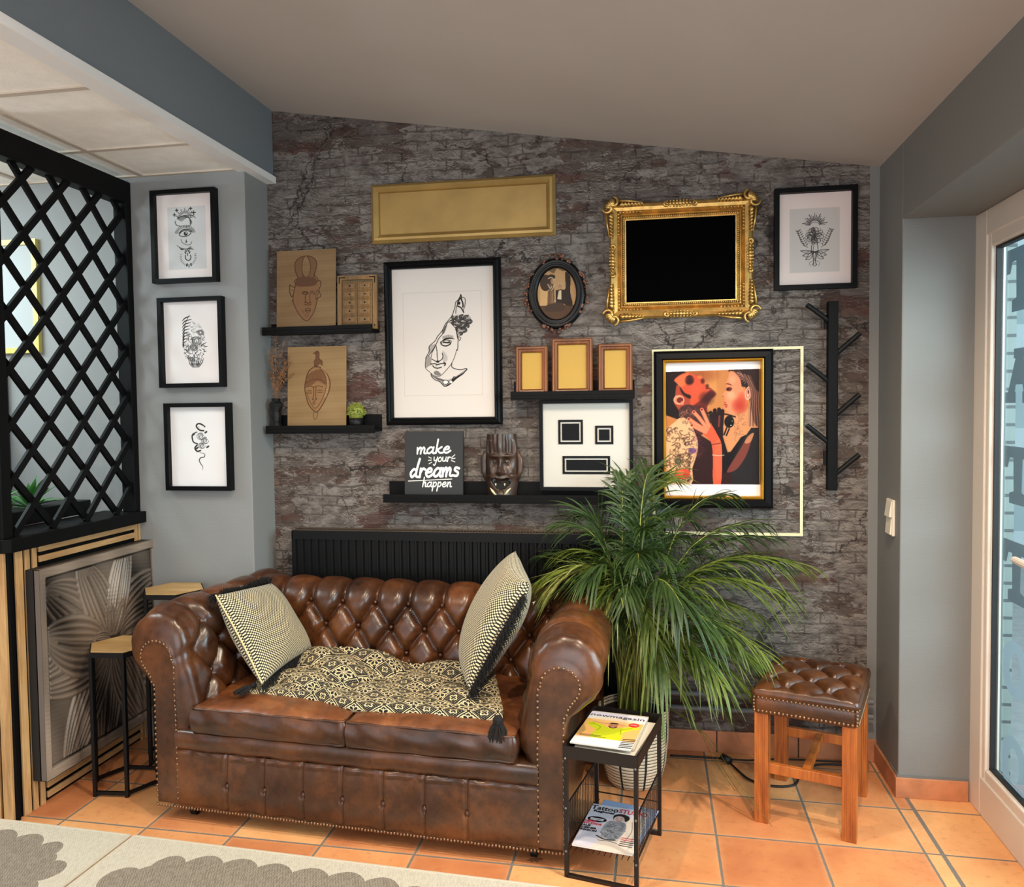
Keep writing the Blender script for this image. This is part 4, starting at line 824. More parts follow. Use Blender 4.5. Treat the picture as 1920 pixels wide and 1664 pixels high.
# --- oval frame
R_ = rect(982, 482, 1102, 480, 1104, 618, 984, 618, YW-.03); cx0 = (R_[0]+R_[1])/2; cz0 = (R_[2]+R_[3])/2
t = thing('oval_framed_photograph', 'black oval frame with carved flower clusters and an old sepia photograph of two people', 'picture frame', (cx0, YW-.001, cz0))
ro = (.118, .143)
def ring(mb, prof, n=56):
    v = []
    for d, y in prof:
        for k in range(n): a = 2*PI*k/n; v.append(((ro[0]-d)*math.cos(a), y, (ro[1]-d)*math.sin(a)))
    mb.add(v, [(i*n+k, i*n+(k+1) % n, (i+1)*n+(k+1) % n, (i+1)*n+k) for i in range(len(prof)-1) for k in range(n)])
mb = MB(); ring(mb, [(0, 0), (.0, -.014), (.006, -.022), (.014, -.026), (.020, -.020), (.026, -.020), (.032, -.024), (.038, -.012), (.040, -.006)]); mb.build('frame', mat('glossy_black_oval', (12, 12, 13), .3, spec=.25), t, smooth=True)
rnd = random.Random(4)
for a0, sp in ((PI/2, .52), (-PI/2, .50), (0, .62), (PI, .62)):
    mb = MB()
    for i in range(34):
        a = a0+sp*(2*rnd.random()-1); env = math.cos((a-a0)/sp*PI/2); rr = rnd.uniform(-.008, .001+.016*env)
        mb.ball(((ro[0]+rr)*math.cos(a), -.010-rnd.random()*.010, (ro[1]+rr)*math.sin(a)), rnd.uniform(.004, .0075), 7, 5, (1, .8, rnd.uniform(.7, 1.2)))
    mb.build('carved_flower_cluster', mat('copper_painted_carving', (118, 78, 62), .45, .3, noise=.4, nscale=80), t, smooth=True)
c = Canvas(340, 285, 1170, 1290, 110, (170, 132, 92)); c.fill([(340, 285), (1170, 285), (1170, 1000), (340, 1000)], (176, 138, 96)); c.fill([(340, 1010), (1170, 1010), (1170, 1290), (340, 1290)], (84, 60, 44))
c.fill([(400, 620), (560, 700), (550, 1010), (400, 1010)], (196, 156, 108)); c.fill([(580, 340), (700, 400), (760, 300), (900, 360), (990, 330), (980, 285), (560, 285)], (110, 86, 60)); c.fill([(940, 380), (1050, 470), (1040, 760), (1090, 1010), (940, 1010), (850, 900), (860, 720), (940, 690)], (48, 38, 32), sm=3)
c.ell(520, 570, 120, 160, (66, 50, 40)); c.ell(640, 460, 90, 50, (56, 44, 36)); c.line([(580, 490), (640, 470), (710, 520)], 18, (190, 170, 140)); c.ell(650, 540, 26, 40, (150, 110, 90)); c.fill([(600, 590), (700, 590), (700, 740), (600, 740)], (96, 76, 60)); c.line([(570, 600), (620, 680), (650, 640)], 22, (176, 148, 116)); c.line([(700, 600), (680, 680), (640, 720)], 12, (210, 190, 160))
c.fill([(570, 730), (700, 730), (720, 1030), (550, 1030)], (112, 84, 60)); c.line([(600, 760), (590, 1000)], 12, (90, 70, 52)); c.line([(660, 760), (655, 1000)], 10, (170, 140, 104))
c.ell(838, 600, 66, 26, (176, 148, 112)); c.ell(825, 645, 40, 48, (160, 124, 96)); c.fill([(730, 720), (870, 700), (900, 1000), (730, 1000)], (50, 40, 34)); c.fill([(800, 730), (850, 720), (850, 900), (765, 890)], (196, 176, 146)); c.ell(716, 925, 22, 26, (176, 140, 104)); c.fill([(540, 1000), (860, 960), (900, 1120), (520, 1120)], (70, 52, 42), sm=3)
o = print_mesh(c, 'sepia_photograph', .158, .208, t, PRINT, y=-.006, z0=-.104, mask=lambda X, Z_: (X/.079)**2+(Z_/.104)**2 < 1.0)
# --- ornate gold frame
R_ = rect(1138, 382, 1416, 362, 1416, 592, 1141, 604, YW-.03); w = R_[1]-R_[0]; h = R_[3]-R_[2]
t = thing('ornate_gilded_picture', 'ornate gilded baroque frame around a plain black panel', 'picture frame', ((R_[0]+R_[1])/2, YW-.001, R_[2]))
mb = MB(); frame_ring(mb, -w/2, w/2, 0, h, [(.008, 0), (.006, -.020), (.014, -.034), (.026, -.040), (.038, -.036), (.046, -.022), (.050, -.018), (.052, -.024), (.057, -.026), (.060, -.020), (.068, -.014), (.072, -.014)]); mb.build('moulding', GOLD, t, smooth=False)
MB().box(-w/2+.068, w/2-.068, -.0135, -.004, .068, h-.068).build('black_panel', mat('deep_black_panel', (3, 3, 3), .9, spec=0.02), t)
mb = MB()
for k in range(58): x = -w/2+.066+(w-.132)*k/57; mb.ball((x, -.022, .063), .0042, 6, 4); mb.ball((x, -.022, h-.063), .0042, 6, 4)
for k in range(44): z = .066+(h-.132)*k/43; mb.ball((-w/2+.063, -.022, z), .0042, 6, 4); mb.ball((w/2-.063, -.022, z), .0042, 6, 4)
mb.build('bead_row', GOLD, t, smooth=True)
def scroll(mb, cx_, cz_, r, a0, turns, sgn, y, rad, k=.82, ex=1.):
    pts = []; n = int(18*turns)
    for i in range(n+1): a = a0+sgn*2*PI*turns*i/n; rr = r*(1-k*i/n); pts.append((cx_+rr*math.cos(a)*ex, y-.006*math.sin(PI*i/n), cz_+rr*math.sin(a)))
    mb.tube(pts, [rad*(.5+.7*math.sin(PI*min(1, .1+.8*i/n))) for i in range(n+1)], 7)
for sx in (-1, 1):
    for sz in (-1, 1):
        mb = MB(); X = lambda v: sx*(w/2-v); Zc = lambda v: (h-v if sz > 0 else v)
        scroll(mb, X(.022), Zc(.002), .022, PI/2 if sz > 0 else -PI/2, 1.15, sx*sz*1, -.034, .006); scroll(mb, X(.002), Zc(.024), .022, 0 if sx > 0 else PI, 1.15, -sx*sz, -.034, .006)
        for i in range(5): a = math.atan2(sz, sx)+(i-2)*.35; mb.tube([(X(.024), -.036, Zc(.024)), (X(.024)+.020*math.cos(a), -.046, Zc(.024)+.020*math.sin(a)), (X(.024)+.036*math.cos(a), -.034, Zc(.024)+.036*math.sin(a))], [.004, .0085, .004], 7)
        for q in range(7):
            d = .05+q*.013; s_ = (.0085-.0009*q)
            mb.tube([(X(d), -.036, Zc(.020)), (X(d+.008), -.044, Zc(.012)), (X(d+.016), -.036, Zc(.022))], s_, 6); mb.tube([(X(.020), -.036, Zc(d)), (X(.012), -.044, Zc(d+.008)), (X(.022), -.036, Zc(d+.016))], s_, 6)
            mb.ball((X(d), -.032, Zc(.043)), .005, 6, 4); mb.ball((X(.043), -.032, Zc(d)), .005, 6, 4)
        mb.tube([(X(.045), -.03, Zc(-.004)), (X(.09), -.03, Zc(.0)), (X(.14), -.03, Zc(.008))], [.006, .005, .003], 7); mb.tube([(X(-.004), -.03, Zc(.045)), (X(.0), -.03, Zc(.09)), (X(.008), -.03, Zc(.14))], [.006, .005, .003], 7)
        mb.build('corner_ornament', GOLD, t, smooth=True)
for cx_, cz_, hor in ((0, h-.020, 1), (0, .020, 1), (-w/2+.020, h/2, 0), (w/2-.020, h/2, 0)):
    mb = MB()
    for i in range(-4, 5):
        d = i*.0125; q = .0095*(1-abs(i)*.12); e = (cx_+d, cz_) if hor else (cx_, cz_+d)
        mb.ball((e[0], -.042, e[1]), q, 8, 5, (1, .8, 1)); mb.ball((e[0]+(0 if hor else .010), -.040, e[1]+(.010 if hor else 0)), q*.6, 6, 4); mb.ball((e[0]-(0 if hor else .010), -.040, e[1]-(.010 if hor else 0)), q*.6, 6, 4)
    for s_ in (-1, 1):
        if hor: scroll(mb, cx_+s_*.055, cz_, .012, 0 if s_ < 0 else PI, .9, s_, -.040, .005)
        else: scroll(mb, cx_, cz_+s_*.055, .012, PI/2 if s_ < 0 else -PI/2, .9, s_, -.040, .005)
    mb.build('centre_crest', GOLD, t, smooth=True)
# ================================================================== LEDGE SHELVES
def ledge(px0, px1, py, backz, label):
    Yf = YW-.10; a = on(px0, py, 1, Yf); b = on(px1, py, 1, Yf); z = on(.5*(px0+px1), py, 1, Yf)[2]; x0, x1 = a[0], b[0]
    t = thing('picture_ledge', label, 'shelf', ((x0+x1)/2, YW-.0005, z-.024), 0, 'black picture ledges on the brick wall'); w = (x1-x0)/2
    MB().box(-w, w, -.10, 0, -.0, .012).build('base_board', BLACKW, t, bev=.001); MB().box(-w, w, -.10, -.088, .012, .028).box(-w, w, -.10, -.088, -.006, 0).build('front_lip', BLACKW, t, bev=.001)
    MB().box(-w, w, -.014, -.001, .012, backz).build('back_board', BLACKW, t, bev=.001); return t, z-.024+.012, x0, x1
L1 = ledge(491, 697, 613, .050, 'upper left black picture ledge holding the horned mask board')
L2 = ledge(498, 702, 800, .072, 'lower left black picture ledge holding the bird mask board and cactus')
L3 = ledge(718, 1183, 931, .075, 'long black picture ledge above the radiator')
L4 = ledge(957, 1189, 735, .070, 'short black picture ledge under three small wooden frames')
# small walnut frames on L4
for (x0, y0, x1, y1, lab) in ((966, 650, 1027, 728, 'small walnut frame with yellow card, leftmost of three on the short ledge'), (1034, 635, 1111, 728, 'largest walnut frame with yellow card, in the middle of the short ledge'), (1121, 645, 1186, 727, 'small walnut frame with yellow card, rightmost of three on the short ledge')):
    a = on(x0, y0, 1, YW-.06); b = on(x1, y1, 1, YW-.06); h = (on(x0, y0, 1, YW-.06)[2]+on(x1, y0-1, 1, YW-.06)[2])/2-L4[1]
    t = thing('framed_card', lab, 'picture frame', ((a[0]+b[0])/2, YW-.048, L4[1]+.0005), 0, 'three walnut frames on the short ledge'); t.rotation_euler = (math.radians(-4), 0, 0); w = b[0]-a[0]
    mb = MB(); frame_ring(mb, -w/2, w/2, 0, h, [(0, 0), (0, -.012), (.004, -.018), (.010, -.018), (.013, -.012), (.020, -.010), (.024, -.014), (.026, -.004)]); mb.build('frame', WALNUT, t)
    MB().box(-w/2+.024, w/2-.024, -.0055, -.001, .024, h-.024).build('yellow_card', mat('mustard_card', (182, 142, 46), .4), t)
    MB().box(-w/2+.024, w/2-.024, -.0085, -.0075, .024, h-.024).build('glass', PANE, t)
# boards with mask drawings
def board(cv, R_, Yb, zb, lab, pname):
    w = R_[1]-R_[0]; h = R_[3]-zb; t = thing('drawing_board', lab, 'drawing board', ((R_[0]+R_[1])/2, Yb, zb+.0005)); t.rotation_euler = (math.radians(-3.5), 0, 0)
    MB().box(-w/2, w/2, -.004, .0, 0, h).build('plywood_panel', mat('plywood_edge', (160, 122, 80), .6), t); print_mesh(cv, pname, w-.001, h-.001, t, BOARDPR, y=-.0046, z0=.0005); return t
BR = (70, 44, 27); BR2 = (94, 62, 40)
def woodc(x0, y0, x1, y1, base=(128, 102, 72)):
    c = Canvas(x0, y0, x1, y1, 170, base); n = np.sin(c.Y*.05+np.sin(c.X*.03)*1.5)*.5+np.sin(c.Y*.21+c.X*.02)*.3+np.sin(c.Y*.6+c.X*.01)*.2; c.a += n[..., None]*np.array((7, 7, 6)); return c
c = woodc(128, 110, 1090, 1545)
def g(pts, w=9, col=BR, **k): c.line(pts, w, col, **k)
c.fill([(430, 400), (445, 300), (520, 240), (600, 222), (555, 300), (540, 450), (560, 560), (580, 620), (480, 610)], (112, 84, 60), sm=3); c.fill([(780, 400), (770, 300), (700, 240), (620, 222), (670, 320), (680, 450), (660, 560), (640, 620), (745, 580)], (112, 84, 60), sm=3)
g([(480, 610), (430, 450), (440, 310), (520, 235), (605, 218), (700, 235), (775, 320), (780, 420), (740, 560), (750, 600)], 12); g([(565, 250), (545, 350), (545, 480), (575, 600)], 10); g([(635, 235), (675, 340), (680, 460), (655, 570), (610, 590), (560, 570)], 10)
c.fill([(470, 610), (600, 585), (750, 600), (800, 650), (820, 800), (790, 1000), (760, 1150), (700, 1290), (630, 1370), (560, 1330), (470, 1200), (405, 1020), (410, 850), (440, 700)], (126, 92, 64), .9, 3); c.fill([(480, 600), (740, 600), (780, 690), (740, 750), (460, 750)], (90, 62, 46), .9, 3)
g([(480, 610), (415, 660), (440, 700), (410, 850), (400, 1020), (470, 1200), (560, 1330), (630, 1368), (700, 1290), (760, 1150), (800, 980), (850, 940), (820, 830), (850, 740), (830, 660), (780, 690)], 12); g([(740, 560), (800, 630), (780, 690)], 10)
g([(345, 720), (340, 820), (370, 930), (400, 900)], 14); g([(350, 730), (420, 770), (430, 740)], 12); g([(360, 800), (410, 830)], 9); g([(375, 1010), (400, 1000)], 12)
g([(650, 650), (720, 640), (730, 720)], 26, BR2); g([(460, 745), (740, 745)], 6, BR2); g([(545, 860), (600, 845), (640, 870), (640, 890), (590, 900), (550, 880)], 12); g([(560, 872), (630, 872)], 14); g([(680, 850), (740, 845)], 10); g([(690, 880), (740, 880), (740, 910)], 12)
g([(640, 880), (600, 930), (600, 1040)], 12); g([(675, 880), (670, 1030)], 10); g([(590, 1045), (620, 1040), (640, 1060), (690, 1040)], 14); g([(590, 1080), (640, 1090), (690, 1078)], 22, BR2); g([(600, 1160), (640, 1145), (680, 1160), (670, 1210), (610, 1210)], 10, closed=True); g([(600, 1185), (680, 1185)], 14); c.oval(625, 1275, 28, 28, 8, BR2); g([(790, 830), (770, 900), (770, 1000), (790, 960), (810, 880)], 8, closed=True)
for k in range(6): g([(540+k*6, 1160+k*14), (560+k*5, 1190+k*12)], 5, BR2); g([(480, 700+k*40), (520, 690+k*40)], 5, BR2, al=.5)
R_ = rect(514, 470, 625, 462, 625, 606, 514, 612, YW-.07); board(c, R_, YW-.052, L1[1], 'plywood board with burnt drawing of a horned mask on the upper left ledge', 'horned_mask_drawing')
c = woodc(355, 228, 1308, 1590, (140, 113, 78))
c.fill([(790, 560), (930, 590), (1020, 700), (1045, 850), (1010, 1000), (920, 1200), (810, 1310), (700, 1180), (645, 1000), (640, 850), (690, 680)], (140, 104, 70), .9, 3); c.fill([(690, 690), (900, 600), (990, 740), (985, 870), (850, 800), (760, 860), (650, 880)], (100, 66, 42), .7, 3)
g([(790, 560), (700, 640), (650, 800), (640, 950), (700, 1180), (800, 1300), (860, 1290), (960, 1130), (1040, 930), (1040, 790), (990, 680), (900, 580), (790, 560)], 14); g([(880, 590), (970, 720), (985, 900), (920, 1100), (810, 1250), (720, 1130), (665, 980)], 8)
for k in range(22): a = -1.1+k*.085; g([(830+165*math.cos(a), 860+270*math.sin(a)*1.1), (830+195*math.cos(a), 860+300*math.sin(a)*1.1)], 5, (214, 180, 130))
g([(800, 330), (775, 340), (810, 355), (815, 430), (790, 470), (795, 560)], 10); c.fill([(800, 320), (845, 305), (870, 340), (870, 430), (915, 470), (920, 545), (880, 520), (840, 560), (795, 540), (785, 470), (815, 430), (812, 360), (775, 345)], (96, 64, 42), .9, 3); g([(800, 320), (845, 305), (870, 340), (870, 430), (915, 470), (920, 545)], 9); g([(820, 540), (820, 575)], 9); c.ell(835, 335, 7, 7, (40, 24, 14))
g([(780, 900), (785, 1000), (770, 1100)], 10); g([(820, 900), (815, 1050), (820, 1100)], 10); g([(755, 1080), (770, 1110), (820, 1110), (830, 1085)], 8)
for y in (960, 995): g([(680, y), (750, y)], 10); g([(850, y-8), (920, y-8)], 10)
g([(650, 900), (720, 880), (780, 900), (850, 880), (930, 900)], 10); g([(770, 1150), (800, 1140), (800, 1175), (775, 1180)], 9, closed=True); g([(790, 1310), (780, 1380), (800, 1430), (835, 1400), (850, 1310)], 10, BR2); g([(660, 830), (760, 780), (870, 770), (980, 830)], 18, BR2)
for k in range(26): g([(690+k*9, 640+(k % 5)*30), (700+k*9, 665+(k % 5)*32)], 7, BR2, al=.7)
R_ = rect(536, 650, 646, 648, 644, 793, 533, 794, YW-.07); board(c, R_, YW-.052, L2[1], 'plywood board with burnt drawing of a long mask topped by a bird, lower left ledge', 'bird_mask_drawing')
# carved door plaque on L1
a = on(631, 515, 1, YW-.05); b = on(707, 605, 1, YW-.05); w = b[0]-a[0]; h = (on(631, 518, 1, YW-.05)[2]+on(707, 514, 1, YW-.05)[2])/2-L1[1]
t = thing('carved_door_plaque', 'small carved wooden double-door plaque with iron studs on the upper left ledge', 'wall plaque', ((a[0]+b[0])/2, YW-.036, L1[1]+.0005)); t.rotation_euler = (math.radians(-3), 0, 0)
mb = MB(); frame_ring(mb, -w/2, w/2, 0, h, [(0, 0), (0, -.018), (.018, -.018), (.020, -.010)]); mb.build('frame', TEALW, t, bev=.001)
MB().box(-w/2+.018, w/2-.018, -.010, 0, .018, h-.018).build('back_panel', mat('old_olive_wood', (92, 76, 48), .6, noise=.3), t)
for s_ in (-1, 1):
    lb = MB(); x0 = .002 if s_ > 0 else -w/2+.022; x1 = x0+w/2-.024; nrow = 5; hh = (h-.05)/nrow; sb = []
    for r in range(nrow):
        z0 = .024+r*hh; frame_ring(lb, x0, x1, z0, z0+hh-.002, [(0, -.010), (0, -.013), (.003, -.014), (.006, -.012), (.008, -.012)]); lb.box(x0+.009, x1-.009, -.0155, -.010, z0+.008, z0+hh-.010); sb.append(((x0+x1)/2, -.017, z0+hh/2))
    leaf = lb.build('door_leaf', TEALW, t); [MB().ball(p, .0035, 8, 5).build('iron_stud', BLACKM, leaf, smooth=True) for p in sb]
for sx in (-1, 1):
    mb = MB(); mb.box(sx*(w/2-.009)-.002, sx*(w/2-.009)+.002, -.0195, -.018, h-.034, h-.008); mb.box(min(sx*(w/2-.007), sx*(w/2-.034)), max(sx*(w/2-.007), sx*(w/2-.034)), -.0195, -.018, h-.011, h-.007); mb.build('iron_corner_strap', BLACKM, t); MB().ball((sx*(w/2-.009), -.019, .016), .003, 6, 4).build('iron_stud', BLACKM, t)
# text board on L3
a = on(757, 811, 1, YW-.06); b = on(868, 918, 1, YW-.06); w = b[0]-a[0]; h = on(812, 809.5, 1, YW-.06)[2]-L3[1]
t = thing('lettered_board', 'square charcoal board with white brush lettering on the long ledge', 'sign', ((a[0]+b[0])/2, YW-.050, L3[1]+.0005)); t.rotation_euler = (math.radians(-4), 0, 0)
MB().box(-w/2, w/2, -.012, 0, 0, h).build('board', CHARC, t)
GL = {'m': (.95, [[(0, .95), (.06, 0)], [(.05, .45), (.25, 1), (.38, .8), (.38, 0)], [(.38, .45), (.58, 1), (.72, .8), (.72, .15), (.9, .05)]]), 'a': (.85, [[(.6, .85), (.35, 1), (.08, .6), (.1, .1), (.35, .05), (.6, .5)], [(.66, 1), (.6, .3), (.72, 0), (.9, .15)]]),
      'k': (.8, [[(.15, 2.2), (.1, 0)], [(.6, 1), (.14, .45)], [(.2, .5), (.5, .05), (.8, .1)]]), 'e': (.75, [[(.1, .5), (.5, .62), (.5, .95), (.28, .98), (.05, .5), (.2, .05), (.45, .05), (.72, .35)]]),
      'y': (.75, [[(.05, 1), (.12, .3), (.35, .2), (.55, .5)], [(.62, 1), (.5, 0), (.3, -.9), (.1, -.7)]]), 'o': (.7, [[(.3, 1), (.05, .6), (.12, .05), (.45, .05), (.58, .6), (.32, 1)]]), 'u': (.8, [[(.05, 1), (.1, .2), (.35, .05), (.55, .5)], [(.6, 1), (.6, .2), (.8, .1)]]),
      'r': (.6, [[(.1, 1), (.1, 0)], [(.1, .5), (.3, 1), (.52, .9)]]), 'd': (.85, [[(.55, .8), (.3, .98), (.04, .5), (.2, .03), (.5, .4)], [(.72, 2.2), (.58, 1), (.56, .2), (.8, .05)]]), 's': (.65, [[(.55, .9), (.25, 1), (.18, .7), (.5, .4), (.42, .02), (.05, .08)]]),
      'h': (.75, [[(.18, 2.0), (.1, 0)], [(.1, .45), (.35, 1), (.5, .8), (.5, .1), (.7, .05)]]), 'p': (.72, [[(.12, 1), (.05, -.9)], [(.1, .7), (.4, 1), (.55, .5), (.35, .05), (.1, .2)]]), 'n': (.78, [[(.1, 1), (.1, 0)], [(.1, .45), (.35, 1), (.5, .8), (.5, .1), (.72, .05)]])}
c = Canvas(135, 342, 572, 768, 230, (52, 53, 54))
def word(s_, x, y, xh, wd, adv=1., dy=0., br=.30):
    W0 = sum(GL[q][0] for q in s_); k = wd/W0
    for q in s_:
        for p in GL[q][1]: c.line([(x+a*k+b*xh*.16, y-b*xh) for a, b in p], xh*br, (238, 234, 228))
        x += GL[q][0]*k; y += dy
word('make', 225, 487, 40, 255, dy=-2); word('your', 350, 537, 28, 130, br=.26); word('dreams', 172, 640, 54, 372, dy=-2); word('happen', 265, 700, 30, 225, br=.28)
c.line([(162, 664), (490, 650)], 5, (238, 234, 228), sm=0)
for p in (((315, 508), (336, 516)), ((313, 530), (336, 528)), ((318, 552), (338, 542)), ((512, 494), (488, 512)), ((514, 516), (488, 520)), ((512, 540), (486, 530))): c.line(p, 5, (238, 234, 228), sm=0)
print_mesh(c, 'brush_lettering', w-.002, h-.002, t, PRINT, y=-.0125, z0=.001)
# demon mask on L3
a = on(906, 815, 1, YW-.06); b = on(972, 919, 1, YW-.06); w = b[0]-a[0]; h = a[2]-L3[1]
t = thing('carved_demon_mask', 'dark carved wooden demon mask with fangs standing on the long ledge', 'mask', ((a[0]+b[0])/2, YW-.020, L3[1]+.0005))
def mface(u, v):       # u -1..1, v 0 (bottom)..1
    half = (.40+.10*min(1, v/.35))*w if v < .35 else .50*w*(.86 if v > .9 else .90)
    x = u*half; d = .045*math.sqrt(max(0, 1-(u*.95)**2))
    G = lambda cu, cv, su, sv, am: am*math.exp(-((u-cu)/su)**2-((v-cv)/sv)**2)
    y = d+G(0, .42, .16, .06, .022)+G(0, .50, .13, .12, .014)+G(-.2, .40, .12, .03, .008)+G(.2, .40, .12, .03, .008)+G(0, .80, .35, .18, .012)
    y += G(-.42, .66, .3, .03, .011)+G(.42, .66, .3, .03, .011)-G(-.4, .565, .2, .05, .014)-G(.4, .565, .2, .05, .014)+G(-.4, .565, .11, .025, .010)+G(.4, .565, .11, .025, .010)
    y += G(-.6, .40, .22, .08, .010)+G(.6, .40, .22, .08, .010)+G(0, .31, .3, .03, .010)-(.030 if ((u/.62)**2+((v-.20-.10*abs(u))/.085)**2) < 1 else 0)+G(0, .03, .4, .05, .01)
    y += .004*math.sin(u*18)*(v > .70)*math.sin(v*5+u*2); return (x, -y, v*h)
mb = MB(); mb.grid(lambda i, j: mface(i*2-1, j), 64, 90); hw = mb.build('mask_face', DARKW, t, smooth=True)
MB().box(-w*.40, w*.40, -.012, 0, 0, h*.995).build('back_block', DARKW, t)
for s_ in (-1, 1):
    MB().tube([(s_*w*.47, -.020, h*.73), (s_*w*.53, -.016, h*.6), (s_*w*.53, -.018, h*.42), (s_*w*.46, -.024, h*.27)], [.006, .012, .012, .005], 10, flat=.6).build('ear', DARKW, t, smooth=True)
    MB().tube([(s_*w*.30, -.055, h*.165), (s_*w*.22, -.064, h*.12), (s_*w*.13, -.060, h*.05)], [.0012, .0045, .004], 8).build('tusk', mat('ivory', (226, 212, 170), .4), t, smooth=True)
    MB().tube([(s_*w*.13, -.060, h*.235), (s_*w*.13, -.058, h*.195)], [.0032, .0015], 7).build('fang', mat('ivory', (226, 212, 170), .4), t, smooth=True)
    MB().ball((s_*w*.18, -.046, h*.563), .006, 10, 6, (1.3, .7, .8)).build('eye', mat('dark_eye', (26, 20, 18), .25), t, smooth=True)
MB().tube([(0, -.034, h*.12), (0, -.052, h*.09), (0, -.060, h*.03)], [.014, .014, .012], 10, flat=.4).build('tongue', mat('dark_tongue', (70, 58, 42), .4), t, smooth=True)
MB().prism([(-w*.26, h*.15), (0, h*.10), (w*.26, h*.15), (w*.22, h*.26), (0, h*.225), (-w*.22, h*.26)], 'xz', -.030, -.012).build('mouth_hollow', mat('mouth_black', (8, 7, 7), .8), t)
# cactus, vase with dried stems on L2
CACT = mat('yellow_green_cactus', (128, 136, 52), .6, noise=.3, nscale=60)
a = on(668, 790, 1, YW-.052); t = thing('potted_cactus', 'small round green cactus in a black pot on the lower left ledge', 'cactus', (a[0], YW-.052, L2[1]))
MB().lathe([(0, 0), (.024, 0), (.030, .045), (.027, .045), (.025, .038), (0, .038)], 20).build('pot', BLACKM, t, smooth=True)
mb = MB(); mb.lathe([(.012, .036), (.028, .046), (.034, .066), (.032, .084), (.022, .096), (0, .100)], 20); rnd = random.Random(8)
for i in range(150):
    a_ = rnd.uniform(0, 2*PI); e = rnd.uniform(-.2, 1.4); d = Vector((math.cos(a_)*math.cos(e), math.sin(a_)*math.cos(e), math.sin(e))); p = Vector((0, 0, .066))+Vector((d.x*.033, d.y*.033, d.z*.034)); mb.tube([p, p+d*.012], [.0028, .0008], 4)
mb.build('cactus_body', CACT, t, smooth=True)
a = on(521, 795, 1, YW-.055); t = thing('skull_vase', 'dark glossy faceted vase with dried grasses at the pillar end of the lower left ledge', 'vase', (a[0]-.006, YW-.055, L2[1]))
MB().lathe([(0, 0), (.022, 0), (.026, .012), (.018, .03), (.024, .055), (.020, .075), (.028, .095), (.030, .110), (.018, .122), (.020, .132), (.016, .132), (.014, .10), (0, .09)], 9).build('vase', mat('dark_glossy_ceramic', (26, 28, 30), .12), t)
mb = MB(); rnd = random.Random(6)
for i in range(15):
    dx = rnd.uniform(-.035, .10); L = rnd.uniform(.12, .28)*(1 if dx < .05 else .75); base = Vector((0, 0, .12)); tip = Vector((dx, rnd.uniform(-.03, .015), .12+L)); mid = (base+tip)/2+Vector((-dx*.3, 0, .02))
    P = [base.lerp(mid, k/4).lerp(mid.lerp(tip, k/4), k/4) for k in range(5)]; mb.tube(P, .0007, 4)
    for q in range(18):
        u = rnd.uniform(.35, 1); p = base.lerp(mid, u).lerp(mid.lerp(tip, u), u); d = Vector((rnd.uniform(-1, 1), rnd.uniform(-.5, .5), rnd.uniform(.1, 1)))*.012; mb.tube([p, p+d*.6, p+d], [.0007, .0028, .0006], 4)
mb.build('dried_grass', mat('dried_brown_grass', (132, 92, 60), .8, noise=.3, nscale=50), t)
# ================================================================== COAT RACK, SWITCH, RADIATOR, PIPES
x = on(1561.5, 740, 1, YW-.045)[0]; z0 = on(1562, 920, 1, YW-.045)[2]; z1 = on(1562, 565, 1, YW-.045)[2]
t = thing('wall_coat_rack', 'black vertical wall coat rack with angled branch pegs', 'coat rack', (x, YW-.0005, z0))
MB().box(-.018, .018, -.050, -.016, 0, z1-z0).build('upright', BLACKW, t, bev=.002)
for z in (.10, .62): MB().box(-.026, .01, -.017, 0, z, z+.05).build('wall_bracket', BLACKM, t, bev=.001)
for s_, zb, zt in ((-1, .646, .708), (1, .520, .596), (-1, .416, .482), (1, .288, .366), (-1, .182, .250), (1, .062, .138)): MB().tube([(s_*.012, -.034, zb), (s_*.096, -.050, zt)], .0095, 14).build('peg', BLACKM, t, smooth=False)
t = thing('light_switch', 'white double rocker light switch on the right wall', 'light switch', (XR-.0005, 3.140, .918)); WSW = mat('switch_white', (226, 214, 196), .35)
MB().box(-.010, 0, -.04, .04, 0, .13).build('switch_plate', WSW, t, bev=.003); MB().hexa([(-.010, -.030, .006), (-.016, -.030, .006), (-.016, .030, .006), (-.010, .030, .006), (-.010, -.030, .062), (-.012, -.030, .062), (-.012, .030, .062), (-.010, .030, .062)]).build('rocker', WSW, t); MB().hexa([(-.010, -.030, .068), (-.019, -.030, .068), (-.019, .030, .068), (-.010, .030, .068), (-.010, -.030, .124), (-.012, -.030, .124), (-.012, .030, .124), (-.010, .030, .124)]).build('rocker', WSW, t)
xa = on(547, 1030, 1, YW-.115)[0]; xb = on(1182, 1030, 1, YW-.115)[0]; zt = on(860, 1000, 1, YW-.115)[2]
t = thing('panel_radiator', 'long black fluted panel radiator below the ledge behind the sofa', 'radiator', (xa, YW-.02, .14)); w = xb-xa; h = zt-.14
mb = MB(); P = .0335; n = int(w/P); prof = [(0, -.092)]
for i in range(n):
    x = .012+i*(w-.024)/n; q = (w-.024)/n; prof += [(x+q*.12, -.092), (x+q*.24, -.083), (x+q*.76, -.083), (x+q*.88, -.092)]
prof += [(w, -.092)]
v = [(x, y, z) for z in (.02, h-.035) for x, y in prof]; m_ = len(prof); mb.add(v, [(i, i+1, m_+i+1, m_+i) for i in range(m_-1)]); mb.box(0, w, -.094, -.082, h-.036, h); mb.box(0, w, -.094, -.082, 0, .022); mb.build('front_panel', RADM, t)
MB().box(0, w, -.012, -.002, 0, h).build('rear_panel', RADM, t); MB().box(0, .004, -.094, -.002, 0, h).build('side_cover', RADM, t); MB().box(w-.004, w, -.094, -.002, 0, h).build('side_cover', RADM, t)
mb = MB(); ng = int(w/.0125)
for i in range(ng): mb.box(.006+i*.0125, .0105+i*.0125, -.082, -.012, h-.006, h)
